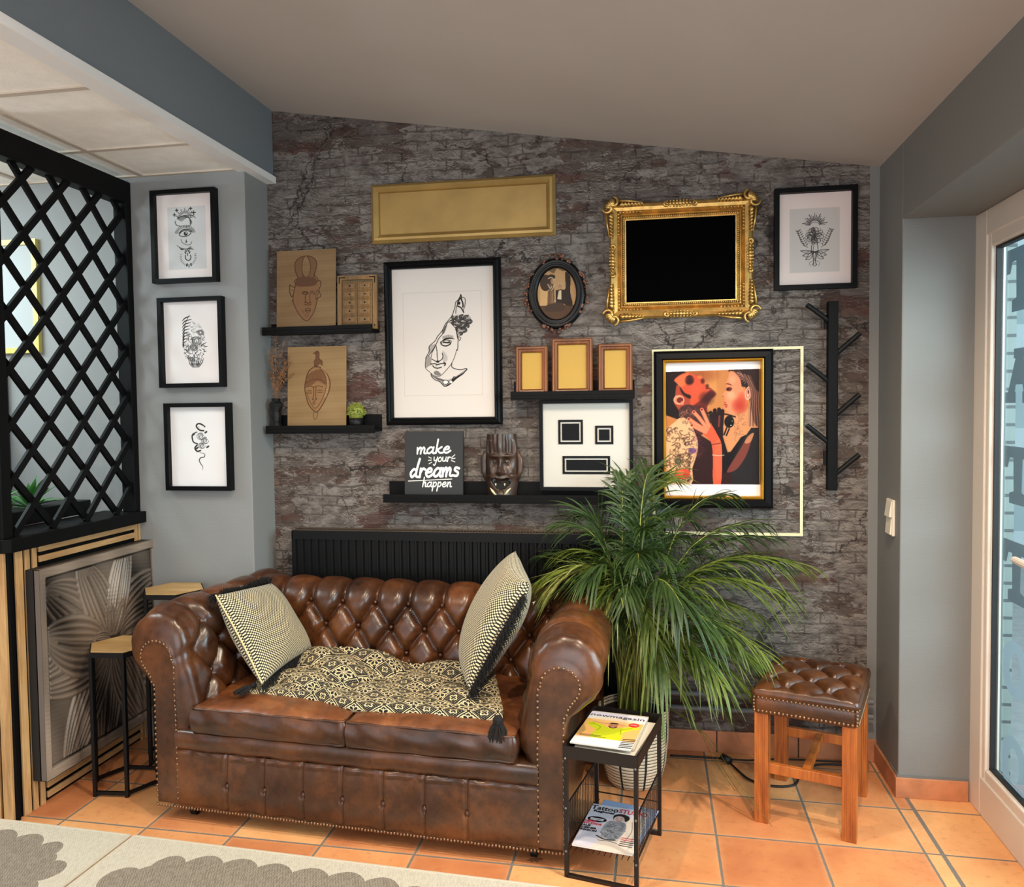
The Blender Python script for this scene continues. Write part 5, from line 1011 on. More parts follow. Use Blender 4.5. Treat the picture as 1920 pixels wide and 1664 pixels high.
mb.box(0, w, -.083, -.078, h-.006, h+.002); mb.box(0, w, -.016, -.010, h-.006, h+.002); mb.build('top_grille', mat('grille_bronze', (98, 84, 72), .45, .5), t)
MB().box(.1, .14, -.002, .018, .1, h-.1).build('wall_bracket', RADM, t); MB().box(w-.14, w-.1, -.002, .018, .1, h-.1).build('wall_bracket', RADM, t)
PIPE = mat('grey_painted_pipe', (108, 112, 116), .5)
for z, lab in ((.245, 'upper grey heating pipe running low along the brick wall'), (.187, 'lower grey heating pipe running low along the brick wall')):
    mb = MB(); mb.tube([(-.05, YW-.036, z), (XR-.02, YW-.036, z)], .010, 12)
    for xx in (.25, .72): mb.box(xx, xx+.012, YW-.036, YW, z-.012, z+.012)
    tag(mb.build('heating_pipe', PIPE, smooth=False), lab, 'pipe', 'two heating pipes on the brick wall')
# ================================================================== CHESTERFIELD SOFA
# local frame: x along the front (0 = middle), y into the depth (0 = front face), z up
sofa = thing('chesterfield_sofa', 'brown leather two-seat chesterfield sofa with deep button tufting and rolled arms', 'sofa', (-.972, 2.458, 0), -.0704)
DU, DV = .137, .095
def tuft(u, v, du=DU, dv=DV, vt=0., vb=-9.):
    """pillow height 0..1 of diamond tufting; buttons at v=0 (u=k du), above vt creases run straight"""
    vv = min(v, vt); a = u/du+vv/(2*dv); b = u/du-vv/(2*dv)
    sa, sb = abs(math.sin(PI*a)), abs(math.sin(PI*b)); h = (1-(1-sa)**2.6)*(1-(1-sb)**2.6)
    ra, rb = a-round(a), b-round(b); h -= .45*math.exp(-((ra*ra+rb*rb)/.012))
    if v > vt: h2 = (abs(math.sin(PI*u/du)))**.5; k = min(1, (v-vt)/.12); h = h*(1-k)+(.55+.45*h2)*k if False else h*(1-k)+(.62+.38*h2)*k
    return h
def offset_sheet(prof_fn, u0, u1, nu, nv, amp, tf, axis, extra=None):
    """prof_fn(t)->(a,z) cross-section, t 0..1 ; tf(u,s) tuft value; axis 'x' back or 'y' arm"""
    ts = [i/(nv-1) for i in range(nv)]; P = [prof_fn(t) for t in ts]; L = [0]
    for i in range(1, nv): L.append(L[-1]+math.hypot(P[i][0]-P[i-1][0], P[i][1]-P[i-1][1]))
    Nn = []
    for i in range(nv):
        p, q = P[max(0, i-1)], P[min(nv-1, i+1)]; dx, dz = q[0]-p[0], q[1]-p[1]; l = math.hypot(dx, dz)+1e-9; Nn.append((-dz/l, dx/l))
    return P, L, Nn
def poly_t(pts):
    Ls = [0]
    for i in range(1, len(pts)): Ls.append(Ls[-1]+math.hypot(pts[i][0]-pts[i-1][0], pts[i][1]-pts[i-1][1]))
    def f(t):
        s = t*Ls[-1]
        for i in range(1, len(pts)):
            if s <= Ls[i]+1e-9: k = (s-Ls[i-1])/(Ls[i]-Ls[i-1]); return (pts[i-1][0]+(pts[i][0]-pts[i-1][0])*k, pts[i-1][1]+(pts[i][1]-pts[i-1][1])*k)
        return pts[-1]
    return f, Ls[-1]
BUT = mat('leather_button', (70, 36, 20), .3, coat=.3)
# --- back
arc = lambda cx_, cz_, r, a0, a1, n: [(cx_+r*math.cos(math.radians(a0+(a1-a0)*i/n)), cz_+r*math.sin(math.radians(a0+(a1-a0)*i/n))) for i in range(n+1)]
bp = smooth_pts([(.505, .34), (.522, .42), (.538, .50), (.552, .57)], 4)+arc(.628, .612, .074, 165, -50, 22)+[(.68, .50), (.68, .06)]
bf, bl = poly_t(bp); NV, NU = 150, 260
P, L, Nn = offset_sheet(bf, 0, 1, 2, NV, 0, None, 'x')
i0 = min(range(NV), key=lambda i: abs(P[i][1]-.645) if P[i][0] < .60 else 9); s0 = L[i0]; stop = s0+.30
mb = MB()
for j in range(NV):
    for i in range(NU):
        u = -.74+1.48*i/(NU-1); s = L[j]-s0; h = tuft(u, s); fade = 1 if s < .16 else max(0, 1-(s-.16)/.08)
        endr = max(0, (abs(u)-.66)/.08)
        am = .040*h*fade-.004; dro = .03*endr*endr
        mb.v.append((u, P[j][0]+Nn[j][0]*(am-dro), P[j][1]+Nn[j][1]*(am-dro)))
mb.f = [(j*NU+i, j*NU+i+1, (j+1)*NU+i+1, (j+1)*NU+i) for j in range(NV-1) for i in range(NU-1)]
back = mb.build('backrest', LEATHER, sofa, smooth=True)
for r in range(0, 3):
    off = .5 if r % 2 else 0
    for k in range(-4, 5):
        u = (k+off)*DU
        if abs(u) > .56: continue
        s = s0-r*DV; j = min(range(NV), key=lambda i: abs(L[i]-s)); MB().ball((u, P[j][0]+Nn[j][0]*-.002, P[j][1]-.002*Nn[j][1]), .0085, 10, 6).build('tufting_button', BUT, back, smooth=True)
# --- arms
def arm(sg):
    inner = [(-.598, .06), (-.590, .30), (-.563, .36), (-.572, .44), (-.590, .52)]
    Pp = smooth_pts(inner, 5)+arc(-.712, .592, .110, -8, 232, 44)+smooth_pts([(-.750, .482), (-.718, .450), (-.708, .38), (-.706, .06)], 5)
    f, l = poly_t(Pp); NV, NU = 150, 120; P, L, Nn = offset_sheet(f, 0, 1, 2, NV, 0, None, 'y'); Nn = [(-q[0], -q[1]) for q in Nn]
    # scroll panel outline matched point by point
    Q = []
    for (x, z) in P:
        cx_, cz_ = -.700, .560
        if z > .47 or (x > -.66 and z > .40):
            a = math.atan2(z-.585, x+.70)
            if x > -.66 and z < .56: Q.append((-.628, z*.98))
            elif z < .50 and x < -.70: Q.append((-.716+.0, max(z*.98, .40)))
            else: Q.append((-.697+.060*math.cos(a), .560+.057*math.sin(a)))
        else: Q.append((-.626 if x > -.66 else -.706, z))
    for i in range(1, NV-1): Q[i] = ((Q[i-1][0]+Q[i][0]*2+Q[i+1][0])/4, (Q[i-1][1]+Q[i][1]*2+Q[i+1][1])/4)
    iR = min(range(NV), key=lambda i: abs(P[i][1]-.665) if P[i][0] > -.69 else 9); s0 = L[iR]; iT = NV-1
    sOut = L[min(range(NV), key=lambda i: math.hypot(P[i][0]+.80, P[i][1]-.59))]-s0
    ys = [.040*(1-math.cos(PI/2*k/12)) for k in range(13)]+[.040+.70*(k+1)/(NU-14) for k in range(NU-14)]
    mb = MB(); n = len(ys)
    for j in range(NV):
        for i, y in enumerate(ys):
            fx = 1-math.sqrt(max(0, 1-(1-min(1, y/.040))**2)); s = L[j]-s0
            h = tuft(y-.135, s, .15, .095); fade = 1 if s < sOut*.8 else max(0, 1-(s-sOut*.8)/.08)
            front = min(1, max(0, (y-.045)/.06)); low = min(1, max(0, (P[j][1]-.33)/.06))
            am = (.036*h*fade-.006)*low*front+.004*(1-front)
            if y < .085 and P[j][1] > .50: am += .0030*abs(math.sin(math.atan2(P[j][1]-.585, P[j][0]+.70)*7))*math.sin(PI*min(1, y/.085))-.002
            x = P[j][0]+Nn[j][0]*am; z = P[j][1]+Nn[j][1]*am; x = x*(1-fx)+Q[j][0]*fx; z = z*(1-fx)+Q[j][1]*fx; x += .060*(y/.7)*min(1, max(0, (-x-.62)/.15))
            mb.v.append((-x if sg > 0 else x, y-.004*(fx > .98), z))
    mb.f = [(j*n+i, j*n+i+1, (j+1)*n+i+1, (j+1)*n+i) for j in range(NV-1) for i in range(n-1)]
    if sg > 0: mb.f = [q[::-1] for q in mb.f]
    a = mb.build('armrest', LEATHER, sofa, smooth=True)
    m2 = MB(); X = lambda x: -x if sg > 0 else x
    m2.prism([(X(x), z) for x, z in Q], 'xz', -.008, .02); m2.build('scroll_panel', LEATHER, a, bev=.003)
    nb = MB(); acc = 0; last = Q[0]; st = .0112
    for q in Q[1:]:
        d = math.hypot(q[0]-last[0], q[1]-last[1])
        if d >= st:
            nn = int(d/st)
            for k in range(1, nn+1): nb.ball((X(last[0]+(q[0]-last[0])*k/nn), -.009, last[1]+(q[1]-last[1])*k/nn), .0046, 7, 4, (1, .6, 1))
            last = q
    nb.build('nailhead_trim', NAIL, a, smooth=True)
    for k, r in ((0, 0), (1, 0), (2, 0), (0, 2), (1, 2)):
        pass
    for r in range(3):
        off = .5 if r % 2 else 0
        for k in range(0, 4):
            y = .135+(k+off)*.15-(.15 if r % 2 else 0)*0
            if y > .55 or y < .1: continue
            s = s0-r*.095; j = min(range(NV), key=lambda i: abs(L[i]-s)); MB().ball((X(P[j][0]-.002*1), y, P[j][1]), .0085, 10, 6).build('tufting_button', BUT, a, smooth=True)
arm(-1); arm(1)
# --- base: lip rail, buttoned front panel, side and back skins
mb = MB(); prof = [(.05, .318), (-.004, .316), (-.014, .305), (-.016, .285), (-.012, .262), (-.004, .248), (.006, .243)]
NX = 60; mb.v = [(-.628+1.256*i/(NX-1), y+.0015*math.sin(i*.9), z+.0015*math.sin(i*.5+1)) for y, z in prof for i in range(NX)]
mb.f = [(j*NX+i, (j+1)*NX+i, (j+1)*NX+i+1, j*NX+i+1) for j in range(len(prof)-1) for i in range(NX-1)]; mb.build('seat_rail', LEATHER, sofa, smooth=True)
mb = MB(); NX, NZ = 320, 40; BX = [-.435+.1395*k for k in range(7)]
def fpan(i, j):
    x = -.626+1.252*i; z = .050+.198*j; y = -.004-.010*math.sin(PI*min(1, max(0, j)))**.6
    d = min(abs(x-b) for b in BX); y += .0075*math.exp(-(d/.0045)**2)-.003*math.cos(min(PI, d/.07*PI))
    if j > .90: y -= .004*math.sin((j-.9)/.1*PI)*(1+.6*math.sin(x*46)+.5*math.sin(x*101))
    for b in BX: y += .008*math.exp(-((x-b)/.012)**2-((z-.142)/.012)**2)
    return (x, y, z)
mb.grid(fpan, NX, NZ); fp = mb.build('front_panel', LEATHER, sofa, smooth=True)
for b in BX: MB().ball((b, -.008, .142), .0095, 12, 7, (1, .7, 1)).build('panel_button', BUT, fp, smooth=True)
nb = MB(); 
for i in range(128): nb.ball((-.704+1.408*i/127, -.012, .052+.0008*math.sin(i*1.7)), .0048, 7, 4, (1, .6, 1))
nb.build('nailhead_trim', NAIL, sofa, smooth=True)
MB().box(-.62, .62, .005, .70, .055, .31).build('seat_base', LEATHER, sofa)
for x in (-.60, .60):
    for y in (.05, .64): cb_ = MB(); cb_.tube([(x-.010, y, .0195), (x+.010, y, .0195)], .019, 14); cb_.box(x-.014, x+.014, y-.008, y+.008, .02, .058); cb_.build('castor', BLACKM, sofa)
# --- seat cushions
def seat(x0, x1, nm='seat_cushion'):
    n1, n2, n3 = 60, 50, 16; cx_ = (x0+x1)/2; hw = (x1-x0)/2; y0, y1 = -.012, .53; rnd = random.Random(int(x0*100))
    ph = [rnd.uniform(0, 6) for _ in range(6)]
    def surf(a, b, c_):    # superellipsoid-like
        x = cx_+hw*a; y = (y0+y1)/2+(y1-y0)/2*b; return x, y
    def top(i, j):
        a, b = i*2-1, j*2-1; x, y = surf(a, b, 0); e = (1-a**6)*(1-b**6); z = .397+.022*(max(0, e)**.5)*(1-.2*(a*a+b*b)*.5)
        z += .0018*math.sin(x*60+y*50+ph[0])*math.sin(x*31-y*42+ph[1])+.0022*math.sin((x*18+ph[2])+math.sin(y*21+ph[3])*1.5)*(b < 0); return (x, y, z)
    def side(i, j):        # around perimeter
        t = i*4; k = int(t) % 4; f = t-int(t); a, b = ((-1+2*f, -1), (1, -1+2*f), (1-2*f, 1), (-1, 1-2*f))[k]; x, y = surf(a, b, 0)
        bul = .010*math.sin(PI*j); fold = .0042*math.sin(x*38+j*4+ph[4]+math.sin(x*11)*2)*math.sin(x*17+ph[5]+j*2)*(.4+.6*j); n_ = ((0, -1), (1, 0), (0, 1), (-1, 0))[k]
        return (x+n_[0]*(bul+fold*.5), y+n_[1]*(bul+fold), .318+.077*j)
    mb = MB(); mb.grid(top, n1, n2); c = mb.build(nm, SEATL, sofa, smooth=True)
    mb = MB(); mb.grid(side, 241, 12); mb.build('cushion_border', LEATHER, c, smooth=True)
    for z in (.395, .318):
        pts = []
        for k in range(4):
            for f in range(10):
                a, b = ((-1+.2*f, -1), (1, -1+.2*f), (1-.2*f, 1), (-1, 1-.2*f))[k]; rr = .985; pts.append((cx_+hw*max(-rr, min(rr, a))*1.0, (y0+y1)/2+(y1-y0)/2*max(-.99, min(.99, b)), z+.0012*math.sin(f*2.1+k)))
        pts.append(pts[0]); MB().tube(smooth_pts(pts, 3), .0045, 6).build('piping', LEATHER, c, smooth=True)
seat(-.562, -.006); seat(.002, .556)
# ================================================================== CUSHIONS AND SEAT MAT
def strands(mb, p, d, n, L, rnd, spread=.5, r=.0012, droop=.5):
    for i in range(n):
        q = Vector(p)+Vector((rnd.uniform(-1, 1), rnd.uniform(-1, 1), rnd.uniform(-1, 1)))*.004; v = (Vector(d).normalized()+Vector((rnd.uniform(-1, 1), rnd.uniform(-1, 1), rnd.uniform(-1, 1)))*spread).normalized(); l = L*rnd.uniform(.6, 1.1)
        a = q; b = q+v*l*.5; c = q+v*l+Vector((0, 0, -l*droop)); mb.tube([a, b, c], [r, r, r*.6], 4)
def pillow(name, label, C, th, grp, rep=1.0):
    """C: four corners TL TR BR BL, world coordinates; th: half thickness"""
    C = [Vector(c) for c in C]; cen = sum(C, Vector())/4; t = thing(name, label, 'cushion', (cen.x, cen.y, min(c.z for c in C)), 0, grp); base = Vector(t.location)
    n = ((C[1]-C[0]).cross(C[3]-C[0])).normalized(); W_ = (C[1]-C[0]).length; N = 44
    for s_ in (1, -1):
        mb = MB(); uv = []
        for j in range(N):
            for i in range(N):
                u, v = i/(N-1), j/(N-1); a, b = 2*u-1, 2*v-1; pin = .055; uu = .5+.5*a*(1-pin*(1-b*b)*abs(a)**3); vv = .5+.5*b*(1-pin*(1-a*a)*abs(b)**3)
                p = C[0]*(1-uu)*(1-vv)+C[1]*uu*(1-vv)+C[2]*uu*vv+C[3]*(1-uu)*vv; e = max(0, (1-a*a)*(1-b*b)); h = th*e**.42*(1+.05*math.sin(a*5+b*4)); mb.v.append(tuple(p+n*h*s_-base)); uv.append((u*W_*1.0/.38*1.0, v*W_/.38))
        f = [(j*N+i, j*N+i+1, (j+1)*N+i+1, (j+1)*N+i) for j in range(N-1) for i in range(N-1)]; mb.f = f if s_ < 0 else [q[::-1] for q in f]
        mb.build('cushion_cover', CUSH, t, smooth=True, uv=uv)
    return t, C, n, base
def edge(C, i, j, u, pin=.055):
    p = C[i].lerp(C[j], u); o = (C[(0 if (i, j) != (0, 1) else 3)]+C[2])/2; cen = sum(C, Vector())/4; return p+(cen-p)*pin*.9*(1-(2*u-1)**2)
TLp, TRp, BRp, BLp = [on(*q[:2], 1, q[2]) for q in ((404, 1116, 2.66), (506, 1094, 3.00), (584, 1216, 2.90), (492, 1284, 2.585))]
t, C, n, base = pillow('patterned_cushion', 'cream and black cross-patterned cushion leaning on the left arm of the sofa', (TLp, TRp, BRp, BLp), .075, 'two cross-patterned sofa cushions')
rnd = random.Random(1); mb = MB()
for k in range(60): u = k/59; strands(mb, edge(C, 0, 1, u)-base, (0, -.15, .7-.3*u) if u > .1 else (-.6, -.2, -.3), 9, .036+.02*(u > .6), rnd, .55)
mb.build('black_fringe', FRINGE, t); mb = MB()
for k in range(50): u = k/49; strands(mb, edge(C, 3, 2, u)-base, (.3, -.4, -.5), 6, .025, rnd, .5)
mb.build('black_fringe', FRINGE, t)
MB().tube([edge(C, 0, 3, k/14)-base for k in range(15)], .0028, 6).build('seam_piping', mat('cream_piping', (222, 200, 150), .8), t, smooth=True)
FT = Vector(on(991, 1092, 1, 2.66)); FB = Vector(on(880, 1297, 1, 2.585)); bk = Vector((-.10, .345, .02))
t, C, n, base = pillow('patterned_cushion', 'cream and black cross-patterned cushion seen edge-on against the right arm of the sofa', (FT, FT+bk+Vector((0, 0, .02)), FB+bk, FB), .085, 'two cross-patterned sofa cushions')
mb = MB()
for k in range(85): u = .12+.88*k/84; strands(mb, edge(C, 0, 3, u)-base+Vector((.006, 0, 0)), (.35, -.8, -.25), 10, .030, rnd, .75)
mb.build('black_fringe', FRINGE, t)
# --- seat mat: soft printed pad lying over both seat cushions, humped up on the left
t = thing('seat_mat', 'rumpled black and cream medallion print seat mat with corner tassels on the sofa seat', 'seat cushion', (-.90, 2.70, .40))
base = Vector(t.location); NU, NV = 150, 80
fr = [on(470, 1306, 1, 2.60), on(520, 1296, 1, 2.60), on(590, 1302, 1, 2.58), on(660, 1326, 1, 2.53), on(760, 1332, 1, 2.515), on(850, 1336, 1, 2.505), on(944, 1336, 1, 2.50)]
bk_ = [on(490, 1262, 1, 2.75), on(545, 1236, 1, 2.85), on(610, 1214, 1, 2.92), on(700, 1218, 1, 2.94), on(770, 1244, 1, 2.93), on(840, 1238, 1, 2.92), on(925, 1250, 1, 2.88)]
md_ = [on(478, 1292, 1, 2.66), on(533, 1272, 1, 2.69), on(603, 1254, 1, 2.72), on(690, 1276, 1, 2.71), on(765, 1292, 1, 2.70), on(848, 1284, 1, 2.70), on(935, 1292, 1, 2.68)]
fr, bk_, md_ = (smooth_pts(q, 10) for q in (fr, bk_, md_))
def at_(q, u): s = u*(len(q)-1); i = min(int(s), len(q)-2); return Vector(q[i]).lerp(Vector(q[i+1]), s-i)
mb = MB(); uv = []
def mtop(u, v):
    a, b, c = at_(fr, u), at_(md_, u), at_(bk_, u); p = a*(1-v)*(1-2*v)+b*4*v*(1-v)+c*v*(2*v-1) if True else a
    e = min(1, (u*(1-u)*v*(1-v)*60)); x = u*7.2; y = v*3.3
    q = abs(math.sin(PI*(x*.5+y*.5)))**.6*abs(math.sin(PI*(x*.5-y*.5)))**.6
    p = p+Vector((0, -.006, 1))*((.026*q-.008+.006*math.sin(u*21+v*9))*e); p.z = max(p.z, .432+.010*e*q); return p
for j in range(NV):
    for i in range(NU):
        u, v = i/(NU-1), j/(NV-1); mb.v.append(tuple(mtop(u, v)-base)); uv.append((u*.95, v*.48))
mb.f = [(j*NU+i, j*NU+i+1, (j+1)*NU+i+1, (j+1)*NU+i) for j in range(NV-1) for i in range(NU-1)]
# front edge rounding and underside
o_ = len(mb.v); NE = 8
for j in range(NE):
    for i in range(NU):
        u = i/(NU-1); p = mtop(u, 0); k = (j+1)/NE; pf = at_(fr, u); seatz = .398 if u > .1 else .392; zb = max(.402, p.z-.062); mb.v.append(tuple(Vector((p.x, p.y-.012*math.sin(PI*k*.75), p.z+(zb-p.z)*k))-base)); uv.append((u*.95, -.05*k))
for j in range(NE):
    for i in range(NU-1):
        a = (o_+(j-1)*NU+i) if j else i; b = o_+j*NU+i; mb.f.append((a, b, b+1, a+1))
mb.build('mat_cover', MATP, t, smooth=True, uv=uv)
def tassel(p, d, L, r):
    mb = MB(); mb.ball(Vector(p)-base, r*.5, 8, 5)
    for i in range(110): rr = random.Random(i); a = rr.uniform(0, 2*PI); q = Vector(p)-base+Vector((math.cos(a), math.sin(a), 0))*r*.25; e = Vector(p)-base+Vector(d)*L+Vector((math.cos(a)*r, math.sin(a)*r*.6, rr.uniform(-.006, .006))); mb.tube([q, q.lerp(e, .5)+Vector((0, 0, .006)), e], .0013, 4)
    mb.build('corner_tassel', FRINGE, t)
tassel((-1.365, 2.60, .445), (-.30, -.60, -.12), .085, .022); tassel(on(934, 1352, 1, 2.425), (.0, -.1, -1), .055, .036)
# ================================================================== SIDE TABLES
def hex_table(cx_, cy_, zt, Rr, ang, label):
    t = thing('hexagonal_side_table', label, 'side table', (cx_, cy_, 0), ang, 'pair of hexagonal side tables left of the sofa'); hx = lambda r: [(r*math.cos(PI/3*k), r*math.sin(PI/3*k)) for k in range(6)]
    MB().prism(hx(Rr-.006), 'xy', zt-.012, zt).build('table_top', OAKX, t, bev=.001)
    def ringf(z0, z1, nm):
        a, b = hx(Rr), hx(Rr-.011); v = [(x, y, z) for z in (z0, z1) for x, y in a+b]; mb = MB(); f = []
        for k in range(6): q = (k+1) % 6; f += [(k, q, 12+q, 12+k), (6+q, 6+k, 18+k, 18+q), (12+k, 12+q, 18+q, 18+k), (q, k, 6+k, 6+q)]
        mb.add(v, f); mb.build(nm, BLACKM, t)
    ringf(zt-.022, zt-.003, 'top_frame'); ringf(.008, .020, 'foot_frame')
    for x, y in hx(Rr-.006): MB().box(x-.006, x+.006, y-.006, y+.006, 0, zt-.02).build('leg', BLACKM, t)
hex_table(-1.952, 2.725, .533, .128, math.radians(5), 'lower hexagonal side table with oak top beside the sofa arm')
hex_table(-1.908, 2.995, .682, .128, math.radians(5), 'taller hexagonal side table with oak top in the corner by the pillar')
# ================================================================== RUGS
def rug(x0, x1, label):
    ox, oy, rz = -1.688, 2.372, -.052; t = thing('flatweave_rug', label, 'rug', (ox, oy, .001), rz, 'two cream flatweave rugs with scalloped leaf pattern')
    mb = MB(); mb.box(x0, x1, -1.9, 0, 0, .007); mb.build('rug_body', RUG, t, bev=.002); ed = mat('rug_binding', (196, 184, 164), .9)
    MB().tube([(x0+.004, 0, .005), (x1-.004, 0, .005)], .0045, 6).build('bound_edge', ed, t); xx = x1-.004 if x0 < -.5 else x0+.004; MB().tube([(xx, 0, .006), (xx, -1.9, .006)], .0045, 6).build('bound_edge', ed, t)
rug(-1.0, -.005, 'cream rug with taupe leaf pattern lying by the oak slatted partition'); rug(.005, 2.2, 'cream rug with taupe scalloped leaf pattern in front of the sofa')
# ================================================================== MAGAZINE RACK
rk = thing('magazine_rack', 'black metal magazine rack table with tray top between sofa and plant', 'magazine rack', (-.122, 2.512, 0), -.205)
a, b, hh = .105, .165, .398; MR = mat('bronze_black_metal', (44, 36, 32), .4, .5)
for sx in (-1, 1):
    for sy in (-1, 1): MB().box(sx*a-.006, sx*a+.006, sy*b-.006, sy*b+.006, 0, hh-.03).build('leg', MR, rk)
for sy in (-1, 1): MB().box(-a, a, sy*b-.006, sy*b+.006, .0, .010).build('foot_bar', MR, rk)
MB().box(-a-.004, a+.004, -b-.004, b+.004, hh-.036, hh-.032).build('tray_floor', MR, rk)
for bx in ((-a-.006, a+.006, -b-.008, -b-.004), (-a-.006, a+.006, b+.004, b+.008), (-a-.008, -a-.004, -b-.006, b+.006), (a+.004, a+.008, -b-.006, b+.006)): MB().box(*bx, hh-.036, hh).build('tray_rim', MR, rk)
for sx in (-1, 1):
    mb = MB(); mb.tube([(sx*a, -b, .215), (sx*a, b, .215)], .003, 6); mb.tube([(sx*a, -b, .085), (sx*a, b, .085)], .003, 6)
    for k in range(19): y = -b+.33*(k+.5)/19; mb.tube([(sx*a, y, .085), (sx*a, y, .215)], .0014, 5)
    mb.build('wire_side', MR, rk)
mb = MB()
for k in range(12): x = -a+.21*(k+.5)/12; mb.tube([(x, -b, .085), (x, b, .085)], .0014, 5)
mb.tube([(-a, b-.01, .085), (-a, b-.01, .115), (a, b-.01, .115), (a, b-.01, .085)], .0025, 6); mb.build('wire_shelf', MR, rk)
for sx in (-1, 1):
    for z in (.08, .21, .36): MB().ball((sx*a, -b-.007, z), .004, 8, 5).build('screw_head', mat('steel_screw', (130, 122, 116), .3, .8), rk)
def mag(name, label, cv, cat='magazine', z=0., dx=0., dy=0., rz=0., th=.004, pages=(226, 218, 206), w=.182, h=.262, tilt=0.):
    R0 = Matrix.Rotation(-.205, 3, 'Z') @ Vector((dx, dy, 0)); t = thing(name, label, cat, (-.122+R0.x, 2.512+R0.y, z), -.205+rz, 'magazines on the rack'); t.rotation_euler[0] = tilt
    mb = MB(); mb.box(-w/2, w/2, -h/2, h/2, 0, th); mb.build('page_block', mat('pages_%d' % pages[0], pages, .7), t, bev=.001)
    if cv is not None: o = print_mesh(cv, 'cover_print', w, h, t, GLOSSP, y=th+.0006, z0=-h/2, flat=True)
    return t
GLOSSP = m_attr('glossy_cover_print', .25)
zt = hh-.031
mag('magazine', 'cream-edged magazine at the bottom of the pile on the rack tray', None, z=zt, dx=-.006, dy=-.012, rz=.03, th=.010)
mag('magazine', 'black and white magazine with a cream edge below the top one on the tray', None, z=zt+.0105, dx=.010, dy=-.010, rz=-.04, th=.010, pages=(206, 196, 180))
mag('magazine', 'thin brown-edged magazine second from the top of the tray pile', None, z=zt+.021, dx=-.008, dy=.006, rz=.05, th=.008, pages=(190, 168, 140))
c = Canvas(0, 0, 190, 262, 150, (238, 226, 214)); c.fill([(0, 62), (190, 62), (190, 222), (0, 222)], (240, 178, 104)); c.fill([(0, 0), (190, 0), (190, 40), (0, 40)], (226, 214, 222)); c.ell(95, 60, 90, 30, (246, 204, 150), .6, soft=1)
c.fill([(10, 100), (30, 88), (60, 100), (80, 118), (112, 118), (135, 104), (165, 92), (184, 104), (160, 122), (140, 150), (140, 205), (50, 205), (52, 150), (30, 126)], (204, 206, 40), sm=3); c.fill([(10, 100), (28, 90), (40, 100), (30, 112)], (186, 190, 40)); c.line([(30, 100), (60, 120), (56, 150)], 3, (150, 156, 30)); c.line([(160, 106), (130, 126), (136, 160)], 3, (150, 156, 30))
c.ell(97, 100, 15, 18, (196, 130, 92)); c.fill([(80, 92), (84, 80), (108, 78), (114, 92), (108, 86), (88, 88)], (40, 28, 24), sm=3); c.line([(86, 108), (92, 117), (104, 117), (110, 107)], 5, (60, 40, 34)); c.line([(90, 100), (94, 100)], 2, (40, 26, 22)); c.line([(101, 100), (105, 100)], 2, (40, 26, 22)); c.line([(28, 84), (60, 90), (82, 86)], 7, (214, 150, 110)); c.line([(112, 86), (140, 90), (166, 86)], 7, (214, 150, 110))
c.ell(160, 78, 17, 17, (214, 50, 40)); c.line([(150, 74), (170, 74)], 2, (240, 200, 190)); c.line([(150, 80), (170, 80)], 2, (240, 200, 190)); c.fill([(0, 208), (190, 208), (190, 262), (0, 262)], (236, 228, 220))
for i, (y, x1) in enumerate(((190, 80), (198, 96))): c.line([(12, y), (x1, y)], 3.4, (50, 46, 44))
for i in range(6): c.fill([(150, 190+i*12), (190, 184+i*12), (190, 190+i*12), (150, 196+i*12)], (30, 28, 28))
tm = mag('magazine', 'magazine with yellow sweater cover photograph on top of the tray pile', c, z=zt+.0295, dx=-.010, dy=-.014, rz=.02, th=.004)
INKM = mat('dark_print_ink', (58, 54, 60), .5); text_part('nowmagazin', 'cover_title', .028, (-.088, .094, .0052), (0, 0, 0), INKM, tm, width=.172, label='title reading nowmagazin')
mag('magazine', 'magazine with grey pages lying under the tattoo magazine on the wire shelf', None, z=.0868, dx=.008, dy=.018, rz=-.06, th=.006, pages=(150, 170, 206))
c = Canvas(0, 0, 190, 262, 150, (214, 206, 214)); c.fill([(90, 60), (190, 60), (190, 262), (60, 262)], (226, 206, 190)); c.ell(50, 160, 60, 110, (196, 190, 204), .6, soft=1)
c.fill([(84, 60), (92, 46), (112, 40), (134, 50), (138, 70), (128, 84), (120, 70), (96, 68), (90, 84)], (32, 26, 28), sm=3); c.ell(106, 74, 17, 19, (222, 186, 176)); c.line([(98, 82), (106, 86), (114, 82)], 3, (170, 70, 74)); c.line([(96, 70), (101, 71)], 2.5, (40, 30, 32)); c.line([(110, 70), (115, 69)], 2.5, (40, 30, 32))
c.fill([(76, 96), (100, 90), (130, 94), (140, 130), (132, 180), (110, 200), (80, 190), (66, 150)], (150, 146, 150), sm=3); rnd = random.Random(3)
for i in range(60): c.oval(rnd.uniform(74, 132), rnd.uniform(100, 190), rnd.uniform(3, 10), rnd.uniform(3, 8), 1.6, rnd.choice(((70, 70, 76), (200, 196, 196), (110, 106, 112))), .8, 0, 4)
c.line([(60, 190), (90, 205), (120, 200)], 6, (60, 60, 66)); c.line([(70, 215), (110, 212), (150, 225)], 3, (90, 70, 66)); c.line([(150, 80), (160, 140), (150, 200)], 2, (120, 90, 84))
c.ell(38, 96, 32, 17, (24, 22, 24))
for y in (92, 100): c.line([(18, y), (58, y)], 5, (230, 226, 230), sm=0)
for i in range(5): c.line([(140, 180+i*11), (178, 180+i*11)], 5, (196, 60, 70) if i < 2 else (50, 46, 50), .85, sm=0)
tm = mag('magazine', 'tattoo magazine with a tattooed woman on its cover on the wire shelf', c, z=.0932, dx=-.004, dy=-.026, rz=.03, th=.005)
tp = lambda s_, n_, sz, x, y, m_, w_=None, l_=None: text_part(s_, n_, sz, (x, y, .0062), (0, 0, 0), m_, tm, width=w_, offset=.0006, label=l_)
